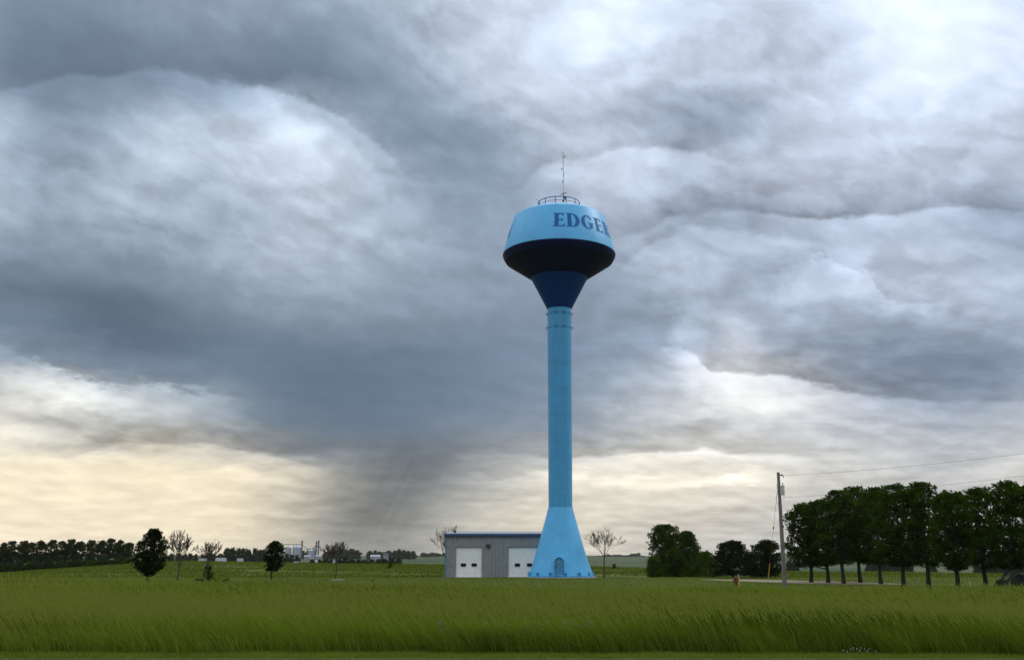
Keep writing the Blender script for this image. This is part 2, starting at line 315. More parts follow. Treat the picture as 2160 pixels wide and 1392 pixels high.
# ------------------------------------------------------------------ mesh helpers
def tag(o, label=None, cat=None, group=None, kind=None):
    for k, v in (('label', label), ('category', cat), ('group', group), ('kind', kind)):
        if v: o[k] = v
    return o
def empty(name, loc=(0, 0, 0), rz=0.0, **k):
    o = bpy.data.objects.new(name, None); o.empty_display_size = .3; COL.objects.link(o); o.location = loc; o.rotation_euler = (0, 0, rz); return tag(o, **k)
class MB:
    def __init__(s): s.v = []; s.f = []; s.m = []
    def add(s, vs, fs, mi=0):
        b = len(s.v); s.v += [tuple(v) for v in vs]; s.f += [tuple(b + i for i in f) for f in fs]; s.m += [mi] * len(fs); return s
    def box(s, x0, x1, y0, y1, z0, z1, M_=None, bev=0.0):
        if bev:
            bm = bmesh.new(); bmesh.ops.create_cube(bm, size=1)
            for v in bm.verts: v.co = ((x0 + x1) / 2 + v.co.x * (x1 - x0), (y0 + y1) / 2 + v.co.y * (y1 - y0), (z0 + z1) / 2 + v.co.z * (z1 - z0))
            bmesh.ops.bevel(bm, geom=bm.edges[:], offset=bev, segments=2, affect='EDGES', profile=.5)
            bm.verts.index_update(); vs = [v.co.copy() for v in bm.verts]; fs = [[v.index for v in f.verts] for f in bm.faces]; bm.free()
        else:
            vs = [Vector(p) for p in ((x0,y0,z0),(x1,y0,z0),(x1,y1,z0),(x0,y1,z0),(x0,y0,z1),(x1,y0,z1),(x1,y1,z1),(x0,y1,z1))]
            fs = [(0,3,2,1),(4,5,6,7),(0,1,5,4),(1,2,6,5),(2,3,7,6),(3,0,4,7)]
        if M_: vs = [M_ @ v for v in vs]
        return s.add(vs, fs)
    def tube(s, pts, rad, n=8, caps=True):
        pts = [Vector(p) for p in pts]
        if not hasattr(rad, '__len__'): rad = [rad] * len(pts)
        vs = []; u = None
        for i, p in enumerate(pts):
            t = (pts[min(i + 1, len(pts) - 1)] - pts[max(i - 1, 0)]).normalized()
            if u is None: u = t.orthogonal().normalized()
            u = (u - t * u.dot(t)).normalized(); w = t.cross(u)
            for k in range(n):
                a = 2 * math.pi * k / n; vs.append(p + (u * math.cos(a) + w * math.sin(a)) * rad[i])
        fs = [(i * n + k, i * n + (k + 1) % n, (i + 1) * n + (k + 1) % n, (i + 1) * n + k) for i in range(len(pts) - 1) for k in range(n)]
        if caps: fs += [tuple(range(n - 1, -1, -1)), tuple((len(pts) - 1) * n + k for k in range(n))]
        return s.add(vs, fs)
    def lathe(s, prof, n=48, c=(0, 0), a0=0., a1=None):
        full = a1 is None; a1 = a0 + 2 * math.pi if full else a1; m = n if full else n + 1
        vs = [(c[0] + r * math.cos(a0 + (a1 - a0) * k / n), c[1] + r * math.sin(a0 + (a1 - a0) * k / n), z) for r, z in prof for k in range(m)]
        fs = [(i * m + k, i * m + (k + 1) % m, (i + 1) * m + (k + 1) % m, (i + 1) * m + k) for i in range(len(prof) - 1) for k in range(n)]
        return s.add(vs, fs)
    def prism(s, poly, d0, d1, axis='y', M_=None):       # 2-D outline pushed along an axis
        n = len(poly); g = {'y': lambda p, d: (p[0], d, p[1]), 'x': lambda p, d: (d, p[0], p[1]), 'z': lambda p, d: (p[0], p[1], d)}[axis]
        vs = [Vector(g(p, d0)) for p in poly] + [Vector(g(p, d1)) for p in poly]
        if M_: vs = [M_ @ v for v in vs]
        return s.add(vs, [tuple(range(n)), tuple(range(2 * n - 1, n - 1, -1))] + [(i, i + n, (i + 1) % n + n, (i + 1) % n) for i in range(n)])
    def sphere(s, c, r, n=10, sc=(1, 1, 1)):
        vs = [(c[0] + sc[0] * r * math.sin(math.pi * i / n) * math.cos(2 * math.pi * k / n), c[1] + sc[1] * r * math.sin(math.pi * i / n) * math.sin(2 * math.pi * k / n), c[2] + sc[2] * r * math.cos(math.pi * i / n)) for i in range(n + 1) for k in range(n)]
        return s.add(vs, [(i * n + k, i * n + (k + 1) % n, (i + 1) * n + (k + 1) % n, (i + 1) * n + k) for i in range(n) for k in range(n)])
    def build(s, name, m, parent=None, smooth=False, fix=True, ang=40):
        me = bpy.data.meshes.new(name); me.from_pydata(s.v, [], s.f)
        ms = m if isinstance(m, (list, tuple)) else [m]
        for k in ms: me.materials.append(k)
        if len(ms) > 1: me.polygons.foreach_set('material_index', s.m)
        if fix:
            bm = bmesh.new(); bm.from_mesh(me); bmesh.ops.remove_doubles(bm, verts=bm.verts[:], dist=1e-5); bmesh.ops.recalc_face_normals(bm, faces=bm.faces[:]); bm.to_mesh(me); bm.free()
        if smooth: me.shade_smooth(); me.set_sharp_from_angle(angle=R(ang))
        o = bpy.data.objects.new(name, me); COL.objects.link(o); o.parent = parent; return o
def raw(name, V, F4, m, tint=None, parent=None, tri=False):           # big meshes straight from numpy
    me = bpy.data.meshes.new(name); k = 3 if tri else 4
    me.vertices.add(len(V)); me.vertices.foreach_set('co', np.asarray(V, dtype=np.float32).ravel())
    F4 = np.asarray(F4, dtype=np.int32); me.loops.add(F4.size); me.loops.foreach_set('vertex_index', F4.ravel())
    me.polygons.add(len(F4)); me.polygons.foreach_set('loop_start', np.arange(0, F4.size, k, dtype=np.int32)); 
    if tint is not None:
        a = me.attributes.new('tint', 'FLOAT_COLOR', 'POINT'); t4 = np.ones((len(V), 4), dtype=np.float32); t4[:, :tint.shape[1]] = tint; a.data.foreach_set('color', t4.ravel())
    me.materials.append(m); me.update(calc_edges=True)
    o = bpy.data.objects.new(name, me); COL.objects.link(o); o.parent = parent; return o

# ------------------------------------------------------------------ terrain
CREST = [(-600,1240),(-200,1218),(0,1207.5),(140,1197),(290,1186.5),(400,1185.5),(600,1187),(880,1192),(1100,1195),(1250,1196),(1450,1202),(1700,1206),(2160,1212),(2700,1213)]
RIDGE = [(-600,1164),(0,1166),(450,1171),(680,1172),(880,1171),(1000,1167),(1100,1166),(1250,1171),(1360,1172),(1500,1172),(1650,1166),(1900,1170),(2160,1172),(2700,1170)]
cpx = np.array([c[0] for c in CREST]); cpy = np.array([c[1] for c in CREST]); rpx = np.array([c[0] for c in RIDGE]); rpy = np.array([c[1] for c in RIDGE])
def slope(py):
    yc = -(py - CY) / F; return (st + yc * ct) / (ct - yc * st)
def sm(x): x = np.clip(x, 0, 1); return x * x * (3 - 2 * x)
KY = 0.972
def ter(x, y):
    x = np.asarray(x, dtype=float); y = np.asarray(y, dtype=float)
    yy = np.maximum(y, 1); px = CX + F * x / (yy * KY)
    zc = HC + 240 * slope(np.interp(px, cpx, cpy)); zr = HC + 3200 * slope(np.interp(px, rpx, rpy))
    lf = sm((900 - px) / 300)                       # left: the field rises to its crest sooner
    z = zc * sm((yy - 125) / 115)
    z = np.where(yy > 240, zc + (-7.5 - zc) * sm((yy - 240) / 260), z)
    roll = 1.2 * np.sin(x / 170 + 1) * np.sin(yy / 230) * sm((yy - 600) / 600)
    z = np.where(yy > 500, -7.5 + 5.0 * sm((yy - 500) / 700) + roll, z)
    z = np.where(yy > 1200, -2.5 + roll + (zr + 2.5) * sm((yy - 1200) / 2000), z)
    z = z + np.where(yy > 3200, (yy - 3200) * -.004, 0) - roll * sm((yy - 1500) / 1500)
    z = z + .12 * np.sin(x / 9.0 + yy / 23.) * np.sin(yy / 17.) * sm((yy - 140) / 30) * (yy < 600)
    z = z + 0.22 * sm((34 - y) / 5.) * (y > -50) * 0
    z = np.where((y > 116) & (y < 150), z - .22 * sm((y - 126) / 3) * (1 - sm((y - 140) / 10)), z)
    z = np.where(y < 0, 0, z); return z
def T(x, y): return float(ter(x, y))
def gpt(px, py):                                   # the ground point seen in that direction
    r = ray(px, py); k = HC / max(-r[2], 1e-4)
    for _ in range(30): k = k * .6 + .4 * (HC - T(r[0] * k, r[1] * k)) / max(-r[2], 1e-4)
    return Vector((r[0] * k, r[1] * k, T(r[0] * k, r[1] * k)))
def gat(px, Y):                                    # ground point at depth Y under bearing px
    x = (px - CX) / F * Y * KY; return Vector((x, Y, T(x, Y)))
ys = np.concatenate([np.array([-3000, -800, -200, -60, -20, 0, 8, 14, 19, 22]), np.arange(24, 70, 1.5), np.arange(70, 150, 2.), np.arange(150, 320, 4.), np.arange(320, 640, 14.), np.geomspace(650, 4500, 48)])
us = np.concatenate([np.array([-6, -3, -1.8, -1.2]), np.linspace(-.95, .95, 190), np.array([1.2, 1.8, 3, 6])])
X = np.outer(np.maximum(np.abs(ys), 60), us); X = np.clip(X, -4050, 4050) + us[None, :] * 5; Yg = np.repeat(ys[:, None], len(us), 1); Z = ter(X, Yg)
V = np.stack([X, Yg, Z], -1).reshape(-1, 3); ny, nx = X.shape
i = np.arange(ny - 1)[:, None] * nx + np.arange(nx - 1)[None, :]
Fq = np.stack([i, i + 1, i + nx + 1, i + nx], -1).reshape(-1, 4)
def groundmat(v, b):
    x, y, z = sep(v)
    n1 = noise(v, .35, 5, .6); n2 = noise(v, 6., 5, .65); n3 = noise(combine(x * .05, y * .35, 0.), 1.6, 5, .6, .4)
    n4 = noise(combine(x * .02, y * .1, 0.), 1., 3, .5)
    lawn = mix(smooth(n1, .3, .7), (.056, .084, .011), (.084, .110, .018)); lawn = mix(smooth(n2, .35, .7), vmath('SCALE', lawn, .7), lawn)
    hay = mix(smooth(n3, .36, .64), (.040, .064, .008), (.130, .150, .026)); hay = mix(smooth(n2, .3, .75), vmath('SCALE', hay, .72), hay)
    wob = (noise(v, .08, 3, .5) - .5)
    row = smooth(S.math('SINE', (y + x * .22) * .42 + wob * 9.), -.2, .9)
    hay = mix(row * smooth(n4, .3, .6) * .6, hay, (.026, .043, .006))
    soy = mix(smooth(noise(v, 1.4, 4, .7), .35, .65), (.060, .080, .014), (.115, .115, .032))
    hay = mix(smooth(x - y * .22, 0., 6.), hay, mix(smooth(x - y * .3, -3., 8.), hay, soy))
    bnd = S.math('FRACT', noise(combine(x * .0012, y * .0022, 0.), 1., 1, .4) * 7.)
    far = mix(smooth(bnd, .3, .36), (.030, .055, .022), (.050, .072, .028)); far = mix(smooth(bnd, .7, .74), far, (.075, .085, .040))
    far = mix(smooth(noise(v, .02, 5, .6), .4, .7) * .5, far, (.02, .036, .016))
    c = mix(smooth(y, 120., 134.), lawn, hay); c = mix(smooth(y, 236., 330.), c, far)
    under = smooth(y, 27., 30.)
    edge_ = smooth(y + (n2 - .5) * .5, 27.6, 27.85)
    road = mix(smooth(noise(v, 30., 3, .6), .3, .7), (.025, .018, .010), (.06, .045, .03))
    c = mix(edge_, mix(smooth(y, 24.5, 26.), road, (.035, .028, .012)), c)
    bump(b, n2, .6, .05); return c
M['ground'] = mat('ground', (.06, .09, .01), .95, groundmat, spec=.1)
g = raw('ground', V, Fq, M['ground']); g.data.shade_smooth(); tag(g, kind='structure')
# the gravel drive, a sheet just proud of the ground
drv = MB(); L_ = [(1478,1222.2,1223.0),(1520,1222.3,1224.6),(1580,1222.0,1227),(1640,1223,1229.5),(1700,1225,1231.5),(1760,1226.5,1232.5),(1830,1228.5,1233),(1910,1231,1233.3)]
A_ = [gpt(a, b_) for a, b_, c_ in L_]; B_ = [gpt(a, c_) for a, b_, c_ in L_]
nl = 6; vs = []; random.seed(5)
def lerp(a, b, t): return a + (b - a) * t
fine = 40
for q in range(fine + 1):
    t = q / fine * (len(L_) - 1); k = min(int(t), len(L_) - 2); f = t - k
    a = A_[k].lerp(A_[k + 1], f); b_ = B_[k].lerp(B_[k + 1], f); a.y += random.uniform(-.3, .3); b_.y += random.uniform(-.2, .2)
    for j in range(nl + 1):
        p = a.lerp(b_, j / nl); vs.append((p.x, p.y, T(p.x, p.y) + .03))
drv.add(vs, [(q * 7 + j, q * 7 + j + 1, q * 7 + j + 8, q * 7 + j + 7) for q in range(fine) for j in range(nl)])
M['gravel'] = mat('gravel', (.24, .20, .15), .95, vary((.16, .125, .075), 1.2, .35, 9, .3, (.23, .185, .115)))
tag(drv.build('driveway', M['gravel'], smooth=True), kind='structure')

# ------------------------------------------------------------------ water tower
TX0, TY0 = 0, 125.0
tc_ = at(1183.0, 1219, TY0); TXC = tc_.x
def HW(py, hw): return (hw / ppm(py, TY0), at(CX, py, TY0).z)       # radius and height from the silhouette
tower = empty('water_tower', (TXC, TY0, 0), label='tall sky blue water tower with a dark navy bowl under its lettered tank', cat='water tower')
def front_py(r, z): 
    y = TY0 - r; s_ = (z - HC) / y; u = (s_ * ct - st) / (ct + s_ * st); return CY - F * u
base = MB()
bp = [(4.02, .12), (4.02, .22), (3.93, .22)] + [HW(a, b) for a, b in ((1213, 68.3), (1190, 60), (1160, 50.4), (1131, 42.2), (1100, 33.6), (1080, 28.2), (1069, 25.3))]
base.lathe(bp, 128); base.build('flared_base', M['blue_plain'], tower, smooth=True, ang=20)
sh = MB(); z0 = HW(1069, 25.2)[1] - .02; z1 = HW(655, 24.3)[1]; r0 = 25.1 / ppm(1069, TY0); r1 = 25.3 / ppm(690, TY0)
zj = HW(693, 25)[1]; zj2 = HW(664, 25)[1]
sh.lathe([(r0 + .03, z0), (r0 + .03, z0 + .1), (r0, z0 + .1), (r1, zj), (r1 + .04, zj + .01), (r1 + .04, zj + .12), (r1, zj + .13), (r1, zj2), (r1 + .04, zj2 + .01), (r1 + .04, zj2 + .12), (r1, zj2 + .13), (r1, z1 + .3)], 96)
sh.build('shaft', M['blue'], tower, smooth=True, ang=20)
cn = MB(); j0 = HW(653, 24.3); j1 = HW(588, 59.3)
cn.lathe([(r1 - .02, j0[1]), (r1 + .02, j0[1] + .03), (j1[0], j1[1])], 96); cn.build('cone', M['navy_cone'], tower, smooth=True, ang=20)
bw = MB(); rim = HW(541, 118.7)
b2 = HW(553.5, 112.5)
prof = [(j1[0] - .02, j1[1]), b2]
for k in range(1, 7):                                                # rounded knuckle
    t = k / 6; prof.append((b2[0] + (rim[0] - b2[0]) * (1 - (1 - t) ** 1.35), b2[1] + (rim[1] - b2[1]) * t))
prof.append((rim[0], rim[1] + .10)); bw.lathe(prof, 128); bw.build('bowl', M['navy'], tower, smooth=True, ang=20)
tk = MB(); c0 = (rim[0] - .03, rim[1] + .10); c1 = HW(464, 95.8); rr = HW(444, 43)
topz = HW(430, 40)[1]
tp = [c0, (c0[0] - .02, c0[1] + .15), c1]
sh0 = (c1[0] - c0[0]) / (c1[1] - c0[1])
P0 = Vector((c1[0], c1[1])); P2 = Vector((rr[0], rr[1])); P1 = Vector(HW(459, 94.2))
for k in range(1, 11):
    t = k / 10; p = P0 * (1 - t) ** 2 + P1 * 2 * t * (1 - t) + P2 * t * t; tp.append((p.x, p.y))
tp += [(rr[0] * .6, rr[1] + .10), (0.01, rr[1] + .15)]
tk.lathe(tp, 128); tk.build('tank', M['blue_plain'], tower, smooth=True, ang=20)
ZTOP = rr[1]
# lettering
def arc(cx_, cy_, rx, ry, a0, a1, n=14): return [(cx_ + rx * math.cos(R(a0 + (a1 - a0) * k / n)), cy_ + ry * math.sin(R(a0 + (a1 - a0) * k / n))) for k in range(n + 1)]
GL = {
 'E': ([[(0,0),(.60,0),(.63,.22),(.58,.22),(.50,.08),(.31,.08),(.31,.46),(.46,.46),(.50,.38),(.53,.38),(.53,.62),(.50,.62),(.46,.54),(.31,.54),(.31,.92),(.48,.92),(.55,.79),(.60,.79),(.58,1),(0,1),(0,.96),(.09,.93),(.09,.07),(0,.04)]], .64),
 'D': ([[(0,0),(.36,0)] + arc(.36,.5,.40,.5,-90,90,18)[1:] + [(0,1),(0,.96),(.09,.93),(.09,.07),(0,.04)], [(.31,.07)] + arc(.33,.5,.20,.43,-80,80,14) + [(.31,.93)]], .76),
 'G': ([arc(.38,.5,.38,.51,48,312,22) + [(.68,.10),(.70,.40),(.78,.43),(.78,.48),(.42,.48),(.42,.43),(.49,.40),(.49,.12)] + arc(.40,.5,.19,.44,292,62,16) + [(.62,.70),(.67,.70)]], .80),
 'R': ([[(0,0),(.40,0),(.40,.04),(.31,.07),(.31,.45),(.36,.45),(.54,0),(.80,0),(.80,.04),(.72,.07),(.54,.49)] + arc(.40,.74,.25,.26,-55,90,12) + [(0,1),(0,.96),(.09,.93),(.09,.07),(0,.04)], [(.31,.53)] + arc(.34,.73,.11,.20,-85,85,10) + [(.31,.93)]], .80),
 'T': ([[(.22,0),(.52,0),(.52,.04),(.47,.07),(.47,.92),(.60,.92),(.67,.76),(.72,.76),(.71,1),(.03,1),(.02,.76),(.07,.76),(.14,.92),(.27,.92),(.27,.07),(.22,.04)]], .74),
 'O': ([arc(.39,.5,.39,.51,0,350,28), arc(.39,.5,.19,.44,0,350,28)], .78),
 'N': ([[(0,1),(.28,1),(.66,.38),(.66,.93),(.58,.96),(.58,1),(.84,1),(.84,.96),(.76,.93),(.76,0),(.62,0),(.19,.70),(.19,.07),(.28,.04),(.28,0),(0,0),(0,.04),(.09,.07),(.09,.93),(0,.96)]], .84)}
def solve_t(py):                       # where along the straight tank side the near face shows at that height
    lo, hi = 0., 1.
    for _ in range(40):
        m_ = (lo + hi) / 2; r_ = c0[0] + (c1[0] - c0[0]) * m_; z_ = c0[1] + (c1[1] - c0[1]) * m_
        if front_py(r_, z_) > py: lo = m_
        else: hi = m_
    return lo
c0 = (c0[0] - .02, c0[1] + .15); tb, tt = solve_t(477.5), solve_t(449.3)
def glyph(ch):
    cu = bpy.data.curves.new('g', 'CURVE'); cu.dimensions = '2D'; cu.fill_mode = 'BOTH'
    for lp in GL[ch][0]:
        sp = cu.splines.new('POLY'); sp.points.add(len(lp) - 1); sp.use_cyclic_u = True
        for p, q in zip(sp.points, lp): p.co = (q[0], q[1], 0, 1)
    o = bpy.data.objects.new('g', cu); me = o.to_mesh().copy(); o.to_mesh_clear(); bpy.data.objects.remove(o); bpy.data.curves.remove(cu)
    bm = bmesh.new(); bm.from_mesh(me)
    for k in range(1, 12): bmesh.ops.bisect_plane(bm, geom=bm.verts[:] + bm.edges[:] + bm.faces[:], plane_co=(k * .075, 0, 0), plane_no=(1, 0, 0))
    bm.verts.index_update(); vs = [v.co.copy() for v in bm.verts]; fs = [[v.index for v in f.verts] for f in bm.faces]; bm.free(); bpy.data.meshes.remove(me); return vs, fs
GM = {ch: glyph(ch) for ch in 'EDGRTON'}
STARTS = [-8.0, 6.0, 23.6, 41.2, 57.0, 74.5, 91.5, 109.5]; UNIT = 20.6
for base_a in (0., -198.):
    lt = MB()
    for ch, a_ in zip('EDGERTON', STARTS):
        vs, fs = GM[ch]; out = []
        for v in vs:
            th = R(base_a + a_ + v.x * UNIT); tq = tb + (tt - tb) * v.y
            r_ = c0[0] + (c1[0] - c0[0]) * tq + .02; z_ = c0[1] + (c1[1] - c0[1]) * tq
            out.append((r_ * math.sin(th), -r_ * math.cos(th), z_))
        lt.add(out, fs)
    lt.build('lettering', M['letter'], tower, fix=False)
# guard rail
RR = 43.5 / ppm(425, TY0); zr0 = ZTOP - .05; zr1 = ZTOP + .95
gr = MB(); n = 64
for zz, rd in ((zr1, .06), (zr1 - .48, .035)):
    gr.tube([(RR * math.cos(2 * math.pi * k / n), RR * math.sin(2 * math.pi * k / n), zz) for k in range(n + 1)], rd, 6, False)
for k in range(12):
    a = R(-90 - 21 + k * 30 + 10); gr.box(RR * math.cos(a) - .05, RR * math.cos(a) + .05, RR * math.sin(a) - .05, RR * math.sin(a) + .05, zr0 - .2, zr1)
gr.build('guard_rail', M['rail'], tower)
# antenna mast with its whip, dipoles and boxes
mx = 10 / ppm(430, TY0); mz = lambda py: at(CX, py, TY0).z
ant = MB(); ant.tube([(mx, 0, ZTOP + .2), (mx, 0, mz(344))], .05, 6); ant.tube([(mx - .03, 0, mz(336)), (mx - .03, 0, mz(321))], .075, 8); ant.tube([(mx - .02, 0, mz(346)), (mx - .02, 0, mz(336))], .055, 6)
am = ant.build('antenna_mast', M['cream'], tower, smooth=True)
for py, dx_ in ((331, .18), (357, -.22), (369, 0.05), (384, -.1)):
    dp = MB(); z_ = mz(py); dp.tube([(mx, 0, z_), (mx + dx_, 0, z_ + .02)], .035, 5); dp.tube([(mx + dx_, 0, z_ - .2), (mx + dx_, 0, z_ + .2)], .03, 5); dp.build('dipole', M['dark'], am)
yg = MB(); yg.tube([(mx - .42, -.2, mz(411.5)), (mx + .40, .1, mz(406))], .035, 5); 
for q in (-.35, -.1, .15, .36): yg.tube([(mx + q, -.35, mz(409 - q * 6)), (mx + q, .35, mz(409 - q * 6))], .02, 4)
yg.build('crossbar', M['dark'], am)
bx = MB(); bx.box(mx + .05, mx + .4, -.2, .1, mz(420), mz(416), bev=.02); bx.box(mx - .16, mx + .08, -.15, .1, mz(425.5), mz(423), bev=.02); bx.tube([(mx + .02, -.1, mz(426)), (mx + .02, -.1, mz(408))], .04, 6); bx.build('equipment_box', M['dark'], am)
wx = -RR * .99; ws = MB(); ws.tube([(wx, -.3, zr1 - .2), (wx, -.3, zr1 + .42)], .03, 6); ws.tube([(wx - .26, -.3, zr1 + .45), (wx + .02, -.3, zr1 + .42)], .03, 6); ws.sphere((wx - .26, -.3, zr1 + .48), .06, 6); ws.build('weather_sensor', M['metal'], tower)
# pipe lugs round the neck
for zz in (zj + .1, zj2 + .1):
    for k in range(8):
        a = R(-90 - 19 + k * 45 + (0 if k % 2 else 0)); a = R([-71, -109, 2, 178, 35, 145, 62, 118][k])
        lg = MB(); m_ = 12; rl = .17
        ca, sa = math.cos(a), math.sin(a)
        lg.tube([((r1 + .12 + rl * math.cos(R(q * 30)) - .05) * ca, (r1 + .12 + rl * math.cos(R(q * 30)) - .05) * sa, zz - .05 + rl * math.sin(R(q * 30))) for q in range(13)], .028, 5, False)
        lg.tube([((r1 - .02) * ca, (r1 - .02) * sa, zz - .02), ((r1 + .12) * ca, (r1 + .12) * sa, zz - .02)], .07, 6)
        lg.build('lifting_lug', M['rail'], tower)
# anchor chairs
for k in range(14):
    a = R(-90 - 51 + k * 360 / 14 + 6); M_ = Matrix.Rotation(a, 4, 'Z'); ac = MB()
    ac.box(3.7, 4.06, -.16, -.11, .22, .58, M_); ac.box(3.7, 4.06, .11, .16, .22, .58, M_); ac.box(3.68, 4.1, -.18, .18, .582, .64, M_); ac.tube([M_ @ Vector((3.95, 0, .2)), M_ @ Vector((3.95, 0, .78))], .035, 6)
    ac.build('anchor_chair', M['blue_plain'], tower)
fd = MB(); fd.lathe([(4.35, -.3), (4.35, .10), (4.30, .115), (3.6, .115)], 64); fd.build('foundation', M['concrete'], tower, smooth=True, ang=20)
# arched door in a jamb that stands out of the sloping base
da = math.atan2(-(4.0), (1177.5 - 1183) / 17.6 * 1.0)
dxm = (1178.0 - 1183) / 17.7; wd, hd = .53, 2.15
rb = lambda z: bp[3][0] + (bp[6][0] - bp[3][0]) * ((z - bp[3][1]) / (bp[6][1] - bp[3][1]))
def arch(w, h, z0_): return [(dxm - w, z0_), (dxm + w, z0_), (dxm + w, h - w)] + [(dxm + w * math.cos(R(q)), h - w + w * math.sin(R(q))) for q in range(15, 180, 15)] + [(dxm - w, h - w)]
yd = -4.02
o_ = arch(wd + .07, hd + .32, .30); i_ = arch(wd, hd + .25, .37); dj = MB(); nn = len(o_)
yb = -(rb(hd) - .25)
vs = [(p[0], yd, p[1]) for p in o_] + [(p[0], yd, p[1]) for p in i_] + [(p[0], yb, p[1]) for p in o_] + [(p[0], yb, p[1]) for p in i_]
dj.add(vs, [(k, (k + 1) % nn, (k + 1) % nn + nn, k + nn) for k in range(nn)] + [(k, (k + 1) % nn, (k + 1) % nn + 2 * nn, k + 2 * nn) for k in range(nn)] + [(k + nn, (k + 1) % nn + nn, (k + 1) % nn + 3 * nn, k + 3 * nn) for k in range(nn)])
dj.build('door_frame', M['blue_plain'], tower)
dr = MB(); dr.prism(arch(wd - .01, hd + .24, .38), yd + .12, yd + .17); dro = dr.build('door', M['door_blue'], tower)
hh = MB(); hh.box(dxm - .42, dxm - .34, yd + .05, yd + .119, 1.2, 1.42, bev=.01); hh.build('handle', M['dark'], dro)
pl = MB(); pl.box(dxm - .1, dxm + .1, yd + .10, yd + .118, 1.78, 2.0, bev=.004); pl.build('notice_plate', M['metal'], dro)

# ------------------------------------------------------------------ storage shed
SY = 130.4; SZ = T(0, SY) - .02
sxy = lambda px: at(px, 1200, SY).x
sl_, sr_ = sxy(939), sxy(1166); H_ = at(CX, 1131.5, SY).z; Dp = 9.0
shed = empty('storage_building', ((sl_ + sr_) / 2, SY, SZ), label='long low grey ribbed metal shed with two white overhead doors beside the tower', cat='shed')
ox = (sl_ + sr_) / 2; X_ = lambda px: sxy(px) - ox; hz = H_ - SZ
zpx = lambda py: at(CX, py, SY).z - SZ
D1, D2 = (X_(961), X_(1016)), (X_(1072), X_(1134)); dtop = zpx(1153.5)
wl = MB()
def ribbed(x0, x1, z0, z1, y=0.0, pitch=.46):
    n = max(int(round((x1 - x0) / pitch)), 1); p = (x1 - x0) / n; pr = []
    for k in range(n):
        a = x0 + k * p; pr += [(a, y), (a + p * .38, y), (a + p * .42, y - .13), (a + p * .58, y - .13), (a + p * .62, y)]
    pr.append((x1, y)); m_ = len(pr)
    wl.add([(a, b, z0) for a, b in pr] + [(a, b, z1) for a, b in pr], [(k, k + 1, k + 1 + m_, k + m_) for k in range(m_ - 1)])
L0, R0 = X_(939), X_(1166)
ribbed(L0 + .1, D1[0], .12, dtop); ribbed(D1[1], D2[0], .12, dtop); ribbed(D2[1], R0 - .1, .12, dtop); ribbed(L0 + .1, R0 - .1, dtop, hz)
wl.box(D1[0] - .001, D1[0] + .03, .0, .35, .12, dtop); wl.box(D1[1] - .03, D1[1], 0., .35, .12, dtop); wl.box(D2[0], D2[0] + .03, 0., .35, .12, dtop); wl.box(D2[1] - .03, D2[1], 0., .35, .12, dtop)
wl.box(D1[0], D1[1], .0, .3, dtop, dtop + .03); wl.box(D2[0], D2[1], .0, .3, dtop, dtop + .03)
wl.box(R0 - .1, R0 - .04, 0.01, Dp, .12, hz); wl.box(L0 + .04, L0 + .1, 0.01, Dp, .12, hz); wl.box(L0 + .1, R0 - .1, Dp - .06, Dp, .12, hz)
wl.build('wall', M['siding'], shed, fix=False)
ct_ = MB(); ct_.box(L0 - .06, L0 + .12, -.07, .0, .12, hz); ct_.box(L0 - .06, L0 + .035, .002, Dp, .12, hz); ct_.build('corner_trim', M['side_blue'], shed)
fs_ = MB(); fs_.box(L0 - .15, R0 + .15, -.32, -.12, hz + .02, hz + .36, bev=.02); fs_.box(L0 - .17, L0 - .10, -.1, Dp + .1, hz + .05, hz + .34); fs_.box(L0 - .1, R0 + .1, -.11, -.02, hz - .02, hz + .05); fs_.build('roof_trim', M['trim_blue'], shed)
rf = MB(); n = 58; pr = []
for k in range(n):
    a = L0 - .1 + (R0 - L0 + .2) * k / n; p = (R0 - L0 + .2) / n; pr += [(a, 0), (a + p * .4, 0), (a + p * .48, .06), (a + p * .62, .06), (a + p * .7, 0)]
m_ = len(pr)
rf.add([(a, -.3, hz + .37 + b) for a, b in pr] + [(a, Dp / 2, hz + .74 + b) for a, b in pr] + [(a, Dp + .3, hz + .37 + b) for a, b in pr], [(k, k + 1, k + 1 + m_, k + m_) for k in range(m_ - 1)] + [(k + m_, k + 1 + m_, k + 1 + 2 * m_, k + 2 * m_) for k in range(m_ - 1)])
rf.add([(L0 - .1, -.1, hz + .3), (L0 - .1, Dp / 2, hz + .68), (L0 - .1, Dp + .1, hz + .3), (R0 + .1, -.1, hz + .3), (R0 + .1, Dp / 2, hz + .68), (R0 + .1, Dp + .1, hz + .3)], [(0, 1, 2), (3, 4, 5)])
rfo = rf.build('roof', M['roof'], shed, fix=False)
vp = MB(); vp.lathe([(.14, hz + .4), (.14, hz + .66), (.2, hz + .66), (.2, hz + .76), (.01, hz + .82)], 12, (X_(956), 1.8)); vp.build('roof_vent', M['dark'], rfo)
